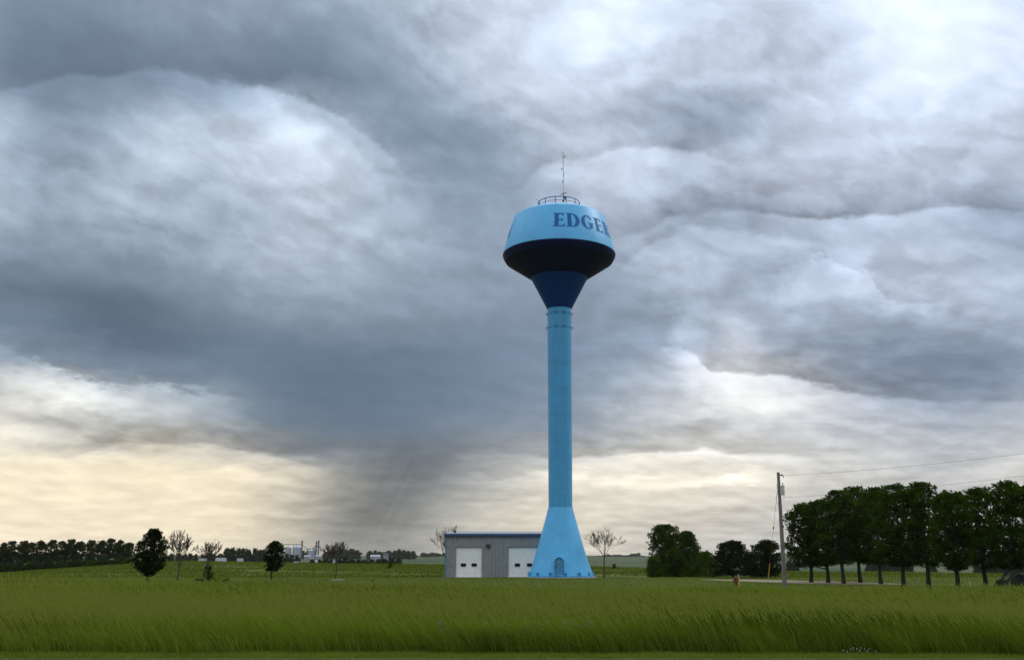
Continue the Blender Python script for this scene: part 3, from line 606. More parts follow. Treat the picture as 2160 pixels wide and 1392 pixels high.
for (a, b), wins in ((D1, (X_(977.2), X_(999.8))), (D2, (X_(1091.3), X_(1117.2)))):
    gd = MB(); n = 7; ph = (dtop - .12) / n
    for k in range(n):
        gd.box(a + .03, b - .03, .16, .22, .12 + k * ph + .012, .12 + (k + 1) * ph - .012, bev=.008); gd.box(a + .05, b - .05, .146, .1595, .12 + (k + .45) * ph, .12 + (k + .55) * ph)
    gd.box(a + .03, b - .03, .19, .24, .12, dtop - .02); gdo = gd.build('garage_door', M['white'], shed)
    for w in wins:
        zc_ = zpx(1191); wn = MB()
        hw_, hh_ = .34, .20
        def rrect(hw_, hh_, r_): return [(w + sx * (hw_ - r_) + r_ * math.cos(R(t_)), zc_ + sy * (hh_ - r_) + r_ * math.sin(R(t_))) for sx, sy, ts in ((1, 1, (0, 30, 60, 90)), (-1, 1, (90, 120, 150, 180)), (-1, -1, (180, 210, 240, 270)), (1, -1, (270, 300, 330, 360))) for t_ in ts]
        wn.prism(rrect(hw_, hh_, .1), .10, .158); wo_ = wn.build('window', M['rubber'], gdo)
        pn = MB(); pn.prism(rrect(hw_ - .05, hh_ - .05, .08), .09, .0985); pn.build('pane', M['glass'], wo_)
ds = MB(); xd = X_(1043.6); ds.box(xd - .06, xd + .06, -.16, -.06, .3, hz + .0, bev=.01); ds.tube([(xd, -.11, .33), (xd, -.2, .22), (xd, -.45, .16)], .055, 6); ds.build('downspout', M['siding'], shed)
li = MB(); xl = X_(1029.5); zl = zpx(1151.5); li.box(xl - .26, xl + .26, -.34, -.06, zl - .02, zl + .26, bev=.05); li.prism([(xl - .2, zl - .2), (xl + .2, zl - .2), (xl + .25, zl - .03), (xl - .25, zl - .03)], -.3, -.08); li.build('wall_light', M['dark'], shed)
ap = MB(); ap.box(L0 - .1, R0 + .1, -.15, Dp, -.3, .10, bev=.01); ap.box(D1[0] - .3, D1[1] + .3, -1.6, -.152, -.3, .07, bev=.01); ap.box(D2[0] - .3, D2[1] + .3, -1.0, -.152, -.3, .07, bev=.01); ap.build('slab', M['concrete'], shed)

# ------------------------------------------------------------------ trees
def leaves(rng, cen, rad, n_per, size, flat=.75, tone=None):
    """leaf quads filling clumps; returns verts, faces, tint"""
    cen = np.asarray(cen); k = len(cen); cnt = np.maximum((n_per * (rad / rad.mean()) ** 2).astype(int), 3)
    idx = np.repeat(np.arange(k), cnt); n = len(idx)
    d = rng.normal(size=(n, 3)); d /= np.linalg.norm(d, axis=1)[:, None]
    rr_ = rad[idx] * rng.uniform(.25, 1.08, n) ** .6
    p = cen[idx] + d * rr_[:, None] * np.array([1, 1, flat])
    a = rng.normal(size=(n, 3)); a /= np.linalg.norm(a, axis=1)[:, None]
    b = np.cross(a, d + rng.normal(size=(n, 3)) * .6); b /= np.linalg.norm(b, axis=1)[:, None] + 1e-9
    s_ = size * rng.uniform(.6, 1.35, n)[:, None]
    V = np.stack([p - a * s_, p - b * s_ * .55, p + a * s_, p + b * s_ * .55], 1).reshape(-1, 3)
    Fq = np.arange(n * 4).reshape(n, 4)
    ct2 = rng.uniform(.1, .9, k) if tone is None else tone
    t = np.clip(ct2[idx] + rng.uniform(-.3, .3, n), 0, 1); tint = np.zeros((n * 4, 2)); tint[:, 0] = np.repeat(t, 4); return V, Fq, tint
def leafy(name, base, h, prof, seed, trunk_h, trunk_r, label, group=None, leaf='leaf', dens=1.0, size=.13, clump=.55, lean=0., parts=True, cat='tree', limbs=7, depth=.9, holes=.0, offs=0.):
    """prof: (height fraction, half width in m to the left, to the right)"""
    rng = np.random.default_rng(seed); random.seed(seed)
    root = empty(name, base, label=label, cat=cat, group=group)
    hs = np.array([p[0] for p in prof]); wl_ = np.array([p[1] for p in prof]); wr_ = np.array([p[2] for p in prof])
    area = float(np.sum((wl_[1:] + wr_[1:] + wl_[:-1] + wr_[:-1]) * .5 * np.diff(hs))) * h; z_lo, z_hi = hs[0] * h, hs[-1] * h
    n = int(area * 5.0 * dens / clump) + 6; cs = []
    tries = 0
    while len(cs) < n and tries < n * 60:
        tries += 1
        z = rng.uniform(z_lo, z_hi); L, Rr = np.interp(z / h, hs, wl_), np.interp(z / h, hs, wr_); w_ = (L + Rr) / 2; c_ = (Rr - L) / 2
        ang = rng.uniform(0, 2 * math.pi); q = rng.uniform(.0, 1) ** .42; w_ = max(w_ - clump * .35, .05)
        cs.append((c_ + lean * z + q * w_ * math.cos(ang), q * w_ * depth * math.sin(ang), min(max(z, z_lo + clump * .5), z_hi - clump * .45)))
    base_n = len(cs)
    for q in range(int(base_n * .28)):               # loose sprays past the outline
        x0_, y0_, z0_ = cs[rng.integers(base_n)]; z = z0_; L, Rr = np.interp(z / h, hs, wl_), np.interp(z / h, hs, wr_); w_ = (L + Rr) / 2; c_ = (Rr - L) / 2; ang = rng.uniform(0, 2 * math.pi)
        cs.append((c_ + lean * z + w_ * 1.02 * math.cos(ang), w_ * depth * math.sin(ang), min(z + rng.uniform(-.1, .5) * clump, z_hi + clump * .1)))
    cs = np.array(cs); rad = clump * rng.uniform(.55, 1.25, len(cs)); rad[base_n:] *= .5
    V, Fq, t = leaves(rng, cs, rad, int(34 * (clump / size / 4.2) ** 1.6), size)
    tr_ = MB(); top = z_lo + (z_hi - z_lo) * .75
    spine = [Vector((lean * z + .05 * h * .12 * math.sin(z * 1.7 + seed), .03 * math.cos(z * 2 + seed), z)) for z in np.linspace(0, top, 9)]
    tr_.tube([(0, 0, -.25)] + spine, [trunk_r * 1.45] + [trunk_r * (1.25 if k == 0 else 1 - .085 * k) for k in range(9)], 9)
    pick = rng.choice(len(cs), min(limbs * 4, len(cs)), replace=False)
    for j, q in enumerate(pick):
        tgt = Vector(cs[q]); z0_ = max(trunk_h * rng.uniform(.8, 1.2), min(tgt.z * rng.uniform(.45, .75), top * .9)); kk = min(z0_ / top * 8, 7.99); s0 = spine[int(kk)].lerp(spine[int(kk) + 1], kk % 1)
        mid = s0.lerp(tgt, .5) + Vector((0, 0, -.06 * h * rng.uniform(0, .6))); r_ = trunk_r * (.42 if j < limbs else .2)
        tr_.tube([s0, s0.lerp(mid, .5), mid, mid.lerp(tgt, .55) + Vector((0, 0, .03)), tgt], [r_, r_ * .85, r_ * .65, r_ * .45, r_ * .2], 5)
    tr_.build('trunk', M['bark'], root, smooth=True, fix=False)
    raw('crown', V, Fq, M[leaf], t, root)
    return root
def pxprof(h, k, pts): return [(a, b / k, c_ / k) for a, b, c_ in pts]
def bare(name, base, h, seed, label, spread=.5, r0=.09, fork=.28, levels=5, group=None, lean=0., wide=1.0, skew=0., halfw=1.5):
    rnd = random.Random(seed); root = empty(name, base, label=label, cat='tree', group=group); big, tw = MB(), MB()
    def br(p, d, L, r, lv):
        n_ = 4; pts = [p]; rd = [r]; dd = d.copy()
        for k in range(n_):
            dd = (dd + Vector((rnd.gauss(0, .09) + skew * .02, rnd.gauss(0, .09), .07 + rnd.gauss(0, .04)))).normalized(); pts.append(pts[-1] + dd * L / n_); rd.append(max(r * (1 - .5 * (k + 1) / n_), .018))
        (big if lv < 2 else tw).tube(pts, rd, 6 if lv < 2 else 3, False)
        if lv >= levels: return
        nb = 3
        for k in range(nb):
            t = rnd.uniform(.35, .95) if k else .99; q = pts[min(int(t * n_), n_ - 1)].lerp(pts[min(int(t * n_), n_ - 1) + 1], (t * n_) % 1 if t < .99 else 1.)
            ax = rnd.uniform(0, 2 * math.pi); sp = spread * rnd.uniform(.55, 1.2) * (.5 if k == 0 else 1.)
            u = dd.orthogonal().normalized(); w = dd.cross(u)
            nd = (dd + (u * math.cos(ax) + w * math.sin(ax)) * sp).normalized(); nd = Vector((nd.x * wide, nd.y, nd.z)).normalized()
            br(q, nd, L * rnd.uniform(.60, .80), max(rd[min(int(t * n_) , n_)] * rnd.uniform(.55, .75), .016), lv + 1)
    th = h * fork; big.tube([(0, 0, -.2), (0, 0, 0), (lean * th * .5, 0, th * .5), (lean * th, 0, th)], [r0 * 1.3, r0 * 1.15, r0 * .95, r0 * .85], 8)
    s0 = Vector((lean * th, 0, th))
    for k in range(5):
        a = k * 2.4 + rnd.uniform(-.4, .4); d = Vector((math.cos(a) * spread * .75 * wide, math.sin(a) * spread * .7, 1)).normalized() if k else Vector((lean, 0, 1)).normalized()
        br(s0, d, h * .30 * rnd.uniform(.85, 1.1), r0 * .62, 1)
    allv = big.v + tw.v; mz_ = max(v[2] for v in allv); f_ = h / mz_
    xs = sorted(v[0] for v in tw.v); lo, hi = xs[len(xs) // 100], xs[-len(xs) // 100]
    fw = 2 * halfw / (hi - lo)
    def w_at(z): return 1 if z <= th else 1 + (fw - 1) * min((z - th) / (.62 * h), 1)
    for mb in (big, tw): mb.v = [(x * w_at(z), y * w_at(z), z if z < th else th + (z - th) * (h - th) / (mz_ - th)) for x, y, z in mb.v]
    big.build('trunk', M['twig'], root, smooth=True, fix=False); tw.build('twigs', M['twig'], root, fix=False)
    return root, lo, hi
def place(px, py): return gpt(px, py)
# two round-headed maples on the left
b = place(310, 1229); k = ppm(1229, b.y)
leafy('maple_tree', b, 110 / k, pxprof(1, k, [(.14,8,10),(.21,21,21),(.32,28,32),(.45,30,38),(.58,29,40),(.68,26,37),(.78,19,32),(.88,11,25),(.95,4,20),(1.0,-2,13)]), 3, 19 / k, .14, 'large round dark green maple left of the two bare trees', leaf='leaf_dark', size=.11, clump=.34, dens=1.9)
b = place(572, 1223.5); k = ppm(1223, b.y)
leafy('maple_tree', b, 80 / k, pxprof(1, k, [(.24,7,10),(.32,14,20),(.5,17,26),(.66,18,28),(.78,16,27),(.88,12,22),(.95,4,14),(1.0,-2,8)]), 8, 20 / k, .10, 'smaller dark round maple standing before the grain bins', leaf='leaf_dark', size=.10, clump=.30, dens=1.9)
# bare trees
BT = [(372,1230,112,21,.50,.085,.30,.13,1.0,'tallest bare tree, just right of the large dark maple'),
      (434,1226,89,12,.45,.075,.30,.02,1.0,'bare tree with a small green bush growing round its foot'),
      (708,1222,80,33,.50,.075,.33,.03,.9,'bare tree with a pale stone pad at its foot, in front of the far woods'),
      (944,1214,106,41,.55,.09,.30,-.1,1.05,'bare tree rising behind the left end of the metal shed'),
      (1274,1218.5,110,57,.68,.085,.38,.03,1.2,'wide bare tree standing alone to the right of the tower')]
for (px, py, hp, sd_, sp, r0_, fk, ln, wd_, lb), hwp in zip(BT, (31, 23, 24, 29, 38)):
    b = place(px, py)
    if px == 944: b = gat(946, 142)
    k = ppm(py, b.y); bare('bare_tree', b, hp / k, sd_, lb, sp, r0_, fk, 5, 'bare trees on the mown grass', ln, wd_, 0., hwp / k)
b = place(820, 1220.5); k = ppm(1220, b.y)
leafy('sapling', b, 34 / k, pxprof(1, k, [(.62,2,2),(.75,5,5),(.9,7,8),(1.0,3,3)]), 5, 22 / k, .035, 'tiny thin sapling between the shed and the pad-footed bare tree', leaf='leaf', size=.09, clump=.2, dens=.5, limbs=3)
b = place(439, 1225); k = ppm(1225, b.y)
leafy('bush', b, 31 / k, pxprof(1, k, [(.05,10,12),(.3,11,10),(.6,9,9),(.85,7,6),(1.0,4,3)]), 6, .2, .04, 'small upright green bush at the foot of a bare tree', leaf='leaf', size=.09, clump=.3, cat='bush')
for q, (px, w_) in enumerate(((419, 14), (460, 14), (478, 10))):
    b = place(px, 1226.5); k = ppm(1226, b.y)
    leafy('weed_clump', b, 7 / k, pxprof(1, k, [(.05,w_,w_),(.6,w_*.8,w_*.8),(1.0,w_*.3,w_*.3)]), 60 + q, .1, .02, ('low weeds left of the bush under the bare tree', 'low weeds just right of the bush under the bare tree', 'last small weeds trailing right from the bush')[q], leaf='leaf_bright', size=.07, clump=.17, cat='weeds', limbs=2)
# the big bushy tree and the dark bushes right of the tower
CL = [('bushy_tree', 1403, 1203, 96, [(.05,30,30),(.3,34,34),(.5,33,36),(.7,35,38),(.85,31,35),(.94,21,25),(1.0,8,10)], 'leaf', 71, .12, .5, 'tallest round headed bushy tree right of the tower', 'tree', 136),
      ('bushy_tree', 1451, 1203, 82, [(.05,18,20),(.3,24,26),(.5,26,30),(.65,24,27),(.8,20,22),(.92,12,14),(1.0,4,6)], 'leaf', 78, .12, .42, 'lower bushy tree leaning out of the right side of the tallest bushy tree', 'tree', 133),
      ('bush', 1383, 1201, 28, [(.05,18,18),(.5,18,16),(.8,13,11),(1.0,6,5)], 'leaf_bright', 72, .11, .4, 'pale green bush at the left foot of the tallest bushy tree', 'bush', 131),
      ('bush', 1425, 1204, 46, [(.05,22,30),(.4,24,30),(.75,18,20),(1.0,8,6)], 'leaf', 73, .12, .45, 'mid green bush in front of the two bushy trees', 'bush', 128),
      ('bush', 1490, 1205, 42, [(.05,32,30),(.4,30,28),(.75,20,20),(1.0,6,6)], 'leaf_bright', 74, .12, .42, 'lighter green bush between the bushy trees and the dark bushes', 'bush', 131),
      ('bush', 1545, 1209, 67, [(.05,36,46),(.35,38,48),(.6,36,42),(.85,28,28),(1.0,8,12)], 'leaf_dark', 75, .12, .5, 'left one of the two big dark bushes near the driveway', 'bush', 126),
      ('bush', 1606, 1211, 71, [(.05,42,38),(.35,40,44),(.6,34,40),(.85,14,36),(1.0,-12,22)], 'leaf_dark', 76, .12, .5, 'big dark bush between the other dark bush and the utility pole', 'bush', 122)]
for nm, px, py, hp, pr_, lf_, sd_, sz_, cl_, lb, ca_, Y_ in CL:
    b = gat(px, Y_); k = ppm(py, Y_); ty = at(px, py - hp, Y_).z - b.z
    leafy(nm, b, ty, pxprof(1, k, pr_), sd_, ty * .12, .16 if nm != 'bush' else .07, lb, leaf=lf_, size=sz_, clump=cl_, cat=ca_, dens=1.35)
b = gat(1296, 215); k = ppm(1190, 215)
leafy('bush', b, 1.0, pxprof(1, k, [(.1,5,5),(.5,6,5),(1.0,2,2)]), 77, .1, .04, 'tiny dark round bush alone in the field right of the lone bare tree', leaf='leaf_dark', size=.12, clump=.25, cat='bush')
# the row of street trees on the right
ROW = [(1712,1228,1059,52,34),(1747,1229,1048,46,36),(1779,1231,1030,46,40),(1815,1229,1026,44,44),(1859,1232,1022,50,46),(1908,1238,1018,54,50),(1960,1240,1017,52,52),(2021,1245,1030,54,52),(2080,1243,1026,52,58),(2146,1248,1014,54,60),(2230,1252,1000,60,60)]
RL = ['first tree of the row beside the utility pole', 'second tree in the row, counting from the utility pole', 'third tree in the row, counting from the pole, with a low branch to its right', 'fourth tree in the row, counting from the utility pole', 'fifth tree in the row, counting from the utility pole', 'sixth tree of the row, its thick trunk near the row middle', 'seventh tree in the row, whose trunk forks low to the left', 'tree of the row standing just left of the yellow marker stake', 'tree of the row standing just right of the yellow marker stake', 'tree of the row behind the dark green tractor', 'last tree of the row, at the photo right edge past the tractor']
for q, ((px, py, tp_, wl2, wr2), lb) in enumerate(zip(ROW, RL)):
    b = place(px, py); k = ppm(py, b.y); hh_ = at(px, tp_ + 5 + 3 * ((q * 5) % 3 - 1), b.y).z; s_ = random.Random(q)
    j = lambda: s_.uniform(.82, 1.15)
    lf0 = .19 if q else .17
    pr_ = [(lf0 + .02, wl2*.35*j(), wr2*.4*j()), (lf0 + .09, wl2*.8*j(), wr2*.8*j()), (.36, wl2*.95*j(), wr2*.95*j()), (.5, wl2*1.02*j(), wr2*1.02*j()), (.64, wl2*j(), wr2*j()), (.78, wl2*.98*j(), wr2*.98*j()), (.89, wl2*.80*j(), wr2*.84*j()), (.96, wl2*.52*j(), wr2*.60*j()), (1.0, wl2*.2, wr2*.25)]
    leafy('shade_tree', b, hh_, pxprof(1, k, pr_), 100 + q, hh_ * .2, .19, lb, 'shade trees in a row on the right', lean=s_.uniform(-.03, .01), size=.12, clump=.44, dens=1.0, limbs=9)
# treeline and hedge on the left: trees behind, conifers in the middle, shrubs in front
def hedge_pt(px, off=0): Y_ = 231 + off; return gat(px, Y_), Y_
ord_ = ['first','second','third','fourth','fifth','sixth','seventh','eighth','ninth','tenth','eleventh','twelfth','thirteenth','fourteenth']
tops = [1146,1143,1141,1146,1142,1140,1143,1139,1144,1141,1142,1137,1141,1146]
for q in range(14):
    px = 0 + q * 20.8 + random.Random(q).uniform(-3, 3); b, Y_ = hedge_pt(px, 12); k = ppm(1190, Y_); hh_ = at(px, tops[q] - 1, Y_).z - b.z; s_ = random.Random(q + 40)
    leafy('windbreak_tree', b, hh_, pxprof(1, k, [(.25,9,9),(.45,13*s_.uniform(.8,1.2),13),(.7,14,15*s_.uniform(.8,1.2)),(.88,11,10),(1.0,4,5)]), 200 + q, hh_ * .25, .12, ord_[q] + ' round-topped tree of the left treeline, counting from the left edge', 'trees of the left treeline', 'leaf_hedge', size=.24, clump=.55, dens=.8, limbs=5)
for q in range(9):
    px = 8 + q * 30; b, Y_ = hedge_pt(px, 4); k = ppm(1195, Y_); hh_ = (26 + 4 * math.sin(q * 2.3)) / k + .6; hh_ = at(px, 1177 - q * 1.2 + 2 * math.sin(q * 1.9), Y_).z - b.z
    leafy('conifer', b, hh_, pxprof(1, k, [(.05,15,15),(.35,14,14),(.6,10,10),(.85,6,6),(1.0,2,2)]), 230 + q, .3, .09, ord_[q] + ' low conifer under the left treeline, counting from the left edge', 'conifers under the treeline', 'needle', size=.2, clump=.45, dens=.8, limbs=4)
for q in range(14):
    px = -2 + q * 21.5; b, Y_ = hedge_pt(px, -2); k = ppm(1200, Y_)
    hh_ = (19 - q * .55 + 2 * math.sin(q * 2.7)) / k
    leafy('shrub', b, hh_, pxprof(1, k, [(.03,13,13),(.4,14,14),(.75,11,11),(1.0,5,5)]), 260 + q, .2, .05, ord_[q] + ' hedge shrub at the field edge below the treeline, from the left', 'hedge shrubs on the left', 'leaf_hedge' if q % 3 else 'leaf', size=.19, clump=.42, dens=.9, limbs=3, cat='shrub')

# ------------------------------------------------------------------ far trees (copies)
def far_proto(seed, prof, h, leaf='far_leaf', size=.5, clump=1.1):
    o = leafy('field_tree', (0, 0, 0), h, prof, seed, h * .15, .2, 'x', leaf=leaf, size=size, clump=clump, dens=.7, limbs=3); return o
PR = [far_proto(300, [(.06,2.6,2.8),(.35,3.6,3.4),(.7,3.2,3.3),(.9,2.,2.2),(1.,.8,.8)], 7.), far_proto(301, [(.06,3.,2.6),(.3,3.4,3.8),(.6,3.6,3.4),(.85,2.6,2.2),(1.,.6,1.)], 6.), far_proto(302, [(.04,2.2,2.2),(.4,2.8,2.6),(.75,2.,2.3),(1.,.7,.6)], 7.5)]
used = set()
def copy_tree(o):
    c_ = o.copy(); COL.objects.link(c_)
    for ch in o.children: d_ = ch.copy(); COL.objects.link(d_); d_.parent = c_
    return c_
def far_tree(name, px, Y_, toppy, widthpx, label, group, sub=0, seed=0, zoff=0.):
    k = (seed * 7 + sub) % 3
    if k not in used: o = PR[k]; used.add(k)
    else: o = copy_tree(PR[k])
    h0 = (7., 6., 7.5)[k]; w0 = 7.0 if k < 2 else 5.4
    b = gat(px, Y_); hh_ = max(at(px, toppy, Y_).z - b.z, .8); o.name = name
    o.location = b; o.scale = (widthpx / ppm(1180, Y_) / w0, widthpx / ppm(1180, Y_) / w0, hh_ / h0); o.rotation_euler = (0, 0, 0 if seed % 2 else math.pi)
    o['label'] = label; o['group'] = group; o['category'] = 'tree'; return o
rs = random.Random(4); ORD = ['first','second','third','fourth','fifth','sixth','seventh','eighth','ninth','tenth','eleventh','twelfth','thirteenth','fourteenth']
def clump_row(x0, x1, n, Y0, Y1, topf, w, label, group):
    for q in range(n):
        px = x0 + (x1 - x0) * (q + .5) / n + rs.uniform(-2, 2); far_tree('field_tree', px, Y0 + (Y1 - Y0) * q / max(n - 1, 1), topf(px) + rs.uniform(-1.5, 1.5), w * rs.uniform(.85, 1.25), label if n > 14 else label + ', ' + ORD[q] + ' from the left end', group, seed=q, sub=rs.randrange(3))
clump_row(472, 562, 8, 560, 620, lambda p: 1158 + abs(p - 500) * .05, 19, 'hazy tree of the wood left of the grain bins', 'trees left of the grain bins')
clump_row(354, 470, 9, 620, 700, lambda p: 1169, 15, 'low hazy tree behind the bare trees', 'low far trees behind the bare trees')
clump_row(682, 756, 7, 1150, 1200, lambda p: 1159 + max(0, abs(p - 722) - 22) * .45, 18, 'hazy tree of the wood right of the elevator', 'trees right of the grain elevator')
clump_row(775, 876, 10, 1150, 1250, lambda p: 1163 - 5 * math.exp(-((p - 845) / 9) ** 2), 14, 'hazy tree of the grove around the far house', 'trees of the far farmstead')
clump_row(650, 846, 14, 330, 360, lambda p: 1179 + 2 * math.sin(p / 17), 19, 'bush of the thicket beyond the mown field', 'thicket beyond the mown field')
clump_row(600, 630, 3, 700, 720, lambda p: 1170, 14, 'hazy tree at the foot of the grain bins', 'trees at the foot of the bins')
clump_row(634, 664, 4, 1280, 1300, lambda p: 1161, 9, 'hazy tree between the bins and the elevator', 'trees between bins and elevator')
clump_row(886, 938, 7, 1900, 2000, lambda p: 1166, 11, 'faint tree on the ridge left of the shed', 'ridge trees left of the shed')
clump_row(1262, 1362, 12, 2300, 2400, lambda p: 1170 - 3 * (abs(p - 1342) < 14), 10, 'faint tree on the ridge right of the tower', 'ridge trees right of the tower')
clump_row(1830, 1924, 7, 480, 520, lambda p: 1184 + abs(p - 1890) * .05, 20, 'hazy tree under the middle of the row', 'hazy trees beyond the right row')
clump_row(1660, 1684, 2, 520, 520, lambda p: 1182, 16, 'grey hazy tree just right of the utility pole', 'hazy trees beside the pole')
clump_row(2056, 2158, 7, 460, 500, lambda p: 1190, 20, 'hazy tree low behind the tractor', 'hazy trees beyond the tractor')
clump_row(1955, 1975, 2, 560, 560, lambda p: 1196, 14, 'small hazy tree seen between two row trunks', 'small hazy trees beyond the row')
clump_row(1650, 2160, 34, 2500, 2600, lambda p: 1168 + 3 * math.sin(p / 60), 18, 'very faint tree on the far ridge behind the right row', 'ridge trees behind the right row')

# ------------------------------------------------------------------ grain elevator and farm buildings
def farz(px, py, Y_): b = gat(px, Y_); return b, ppm(py, Y_)
GY = 1230.
def bin_(px, hw, eave, peak, basepy, label, Y_=GY):
    b, k = farz(px, 1175, Y_); ro = empty('grain_bin', b, label=label, cat='grain bin', group='corrugated grain bins')
    r_ = hw / k; ze = at(px, eave, Y_).z - b.z; zp = at(px, peak, Y_).z - b.z; body = MB(); n = int(ze / .45)
    body.lathe([(r_ + (.10 if q % 2 else 0), ze * q / n) for q in range(n + 1)], 32); body.build('wall', M['bin'], ro, smooth=False)
    rf_ = MB(); rf_.lathe([(r_ + .25, ze - .05), (r_ * .12, zp), (.1, zp)], 32); rf_.build('roof', M['bin'], ro)
    ft = MB()
    for q in range(5):
        zq = ze * (.15 + .18 * q); ft.tube([((r_ + .3) * math.cos(R(-60)) + (-1) ** 0 * .0, (r_ + .3) * math.sin(R(-60)), zq), ((r_ + .3) * math.cos(R(-60)), (r_ + .3) * math.sin(R(-60)), zq + ze * .18)], .12, 4)
    ft.build('ladder', M['steelgrey'], ro); return ro
bin_(605.5, 6.6, 1154.5, 1149.5, 1172, 'left grain bin of the tall pair, partly behind the small maple')
bin_(623.5, 8.8, 1154.5, 1149, 1172, 'right grain bin of the tall pair, next to the left elevator leg')
bin_(655, 7.8, 1161, 1158, 1173, 'short wide grain bin left of the twin elevator legs')
def leg(px, top, w, label, Y_=GY, spouts=()):
    b, k = farz(px, 1170, Y_); ro = empty('grain_elevator', b, label=label, cat='elevator', group='grain elevator legs'); zt = at(px, top, Y_).z - b.z; ww = w / k / 2
    t_ = MB(); t_.box(-ww * .55, -ww * .05, -.6, .6, 0, zt - 2); t_.box(ww * .1, ww * .6, -.6, .6, 0, zt - 2)
    nn_ = 7
    for q in range(nn_):
        z_ = (zt - 2) * (q + .5) / nn_; t_.box(-ww, ww, -.75, -.62, z_, z_ + .35)
        t_.tube([(-ww, -.7, z_), (ww, -.7, z_ + (zt - 2) / nn_)], .14, 4)
    t_.box(-ww, -ww + .25, -1, -.78, 0, zt - 2); t_.box(ww - .25, ww, -1, -.78, 0, zt - 2); t_.build('leg', M['steelgrey'], ro)
    hd_ = MB(); hd_.prism([(-ww, zt - 2), (ww, zt - 2), (ww, zt - .8), (ww * .4, zt), (-ww * .4, zt), (-ww, zt - .8)], -1.1, 1.1); hd_.box(-ww * 1.5, ww * 1.5, -1.3, -1.12, zt - 3.2, zt - 2.6); hd_.build('head', M['steelgrey'], ro)
    if spouts:
        s_ = MB()
        for (ax, ay, bx_, by_) in spouts:
            s_.tube([(( ax - px) / k, 0, at(px, ay, Y_).z - b.z), ((bx_ - px) / k, 0, at(px, by_, Y_).z - b.z)], .35, 5)
        s_.build('spout', M['steelgrey'], ro)
    return ro
leg(634.5, 1139, 3.0, 'lone tall elevator leg beside the right tall grain bin', spouts=((634, 1148, 647, 1158),))
leg(665, 1141, 2.6, 'left, shorter leg of the twin elevator legs', spouts=((665, 1146, 659, 1160), (665, 1150, 655, 1159)))
leg(669.5, 1139, 3.0, 'right, taller leg of the twin elevator legs', spouts=((669, 1146, 664, 1158), (669, 1144, 672, 1155), (672, 1155, 676, 1164)))
b, k = farz(615, 1150, GY - 3); cv = MB(); zc_ = at(615, 1148.5, GY).z - b.z
cv.box(-20 / k, 19.5 / k, -.5, .5, zc_, zc_ + .7)
for px in (596, 605.5, 616, 623.5): cv.box((px - 615) / k - .2, (px - 615) / k + .2, -.3, .3, (zc_ - 1.2) if px != 616 else 0, zc_ - .01)
cvo = cv.build('conveyor', M['steelgrey']); cvo.location = b; tag(cvo, 'thin catwalk conveyor running over the tops of the tall grain bins', 'conveyor')
b, k = farz(655, 1158, GY + 8); cv = MB(); zc_ = at(655, 1157, GY).z - b.z; cv.tube([(-8 / k, 0, zc_), (10 / k, 0, zc_ - 1.2)], .45, 5); cv.box(-8 / k - .2, -8 / k + .2, -.3, .3, 0, zc_); cvo = cv.build('conveyor', M['steelgrey']); cvo.location = b; tag(cvo, 'short sloping conveyor above the short wide grain bin', 'conveyor')
def house(name, px0, px1, toppy, basepy, Y_, label, cat='shed', wallm='whitewall', roofm='whitewall', roof_h=.35, wins=0):
    pxm = (px0 + px1) / 2; k = ppm(basepy, Y_); g0 = gat(pxm, Y_); b = Vector((g0.x, Y_, min(g0.z, at(pxm, basepy, Y_).z)))
    w_ = (px1 - px0) / k; h_ = max(at(pxm, toppy, Y_).z - b.z, 1.5); he = h_ * (1 - roof_h); ro = empty(name, b, label=label, cat=cat); d_ = max(w_ * .5, 1.6); ov = min(.3, w_ * .06)
    w = MB(); w.box(-w_ / 2, w_ / 2, 0, d_, 0, he); w.build('wall', M[wallm], ro)
    r_ = MB(); r_.add([(-w_/2-ov,-ov,he),(w_/2+ov,-ov,he),(w_/2+ov,d_/2,h_),(-w_/2-ov,d_/2,h_),(-w_/2-ov,d_+ov,he),(w_/2+ov,d_+ov,he)], [(0,1,2,3),(3,2,5,4),(0,3,4),(1,5,2),(0,4,5,1)]); r_.build('roof', M[roofm], ro)
    for q in range(wins):
        x_ = -w_ / 2 + w_ * (q + .5) / wins; wd3 = MB(); wd3.box(x_ - w_ * .06, x_ + w_ * .06, -.06, -.01, he * .35, he * .75); wd3.build('window', M['glass'], ro)
    return ro
house('farm_shed', 417, 434, 1177.5, 1184, 500, 'small white shed seen between the two left bare trees', wins=1)
house('farm_shed', 453, 473, 1176, 1184, 520, 'white roofed machine shed just right of the bush-footed bare tree', roof_h=.35, wallm='steelgrey', wins=0)
house('farm_shed', 498, 510, 1177, 1184, 500, 'small white shed below the hazy wood left of the bins', wins=1)
house('farm_shed', 370, 382, 1171, 1178, 900, 'faint grey shed behind the tallest bare tree', wallm='steelgrey', roofm='steelgrey')
house('farm_shed', 662.5, 667.5, 1180.5, 1185, 330, 'tiny bright white hut at the left end of the dark thicket', wins=0)
house('farm_shed', 701, 706, 1179, 1184, 326, 'bright white hut behind the fork of the pad-footed bare tree', wins=0)
house('farm_shed', 708, 728, 1178.5, 1180.5, 380, 'long low white roof glimpsed behind the pad-footed bare tree')
house('farm_shed', 780, 800, 1169.5, 1173, 1080, 'long pale shed left of the far house', roofm='roof')
house('farm_house', 807.5, 817, 1165.5, 1174, 1060, 'pale two storey house before the far farmstead grove', 'house', 'housewall', 'darkroof', .4, 3)
house('farm_shed', 618, 628, 1184, 1189, 620, 'pale low shed on the lot below the grain bins', wallm='concrete', roofm='roof')
house('farm_shed', 640, 652, 1170.5, 1173.5, 1180, 'low pale shed between the bins and the twin elevator legs', roofm='roof')
house('farm_shed', 664, 676, 1170.5, 1174, 1180, 'low white shed at the foot of the twin elevator legs')
house('farm_shed', 1975, 1996, 1191.5, 1194, 900, 'far long white roof seen between trunks of the right row')

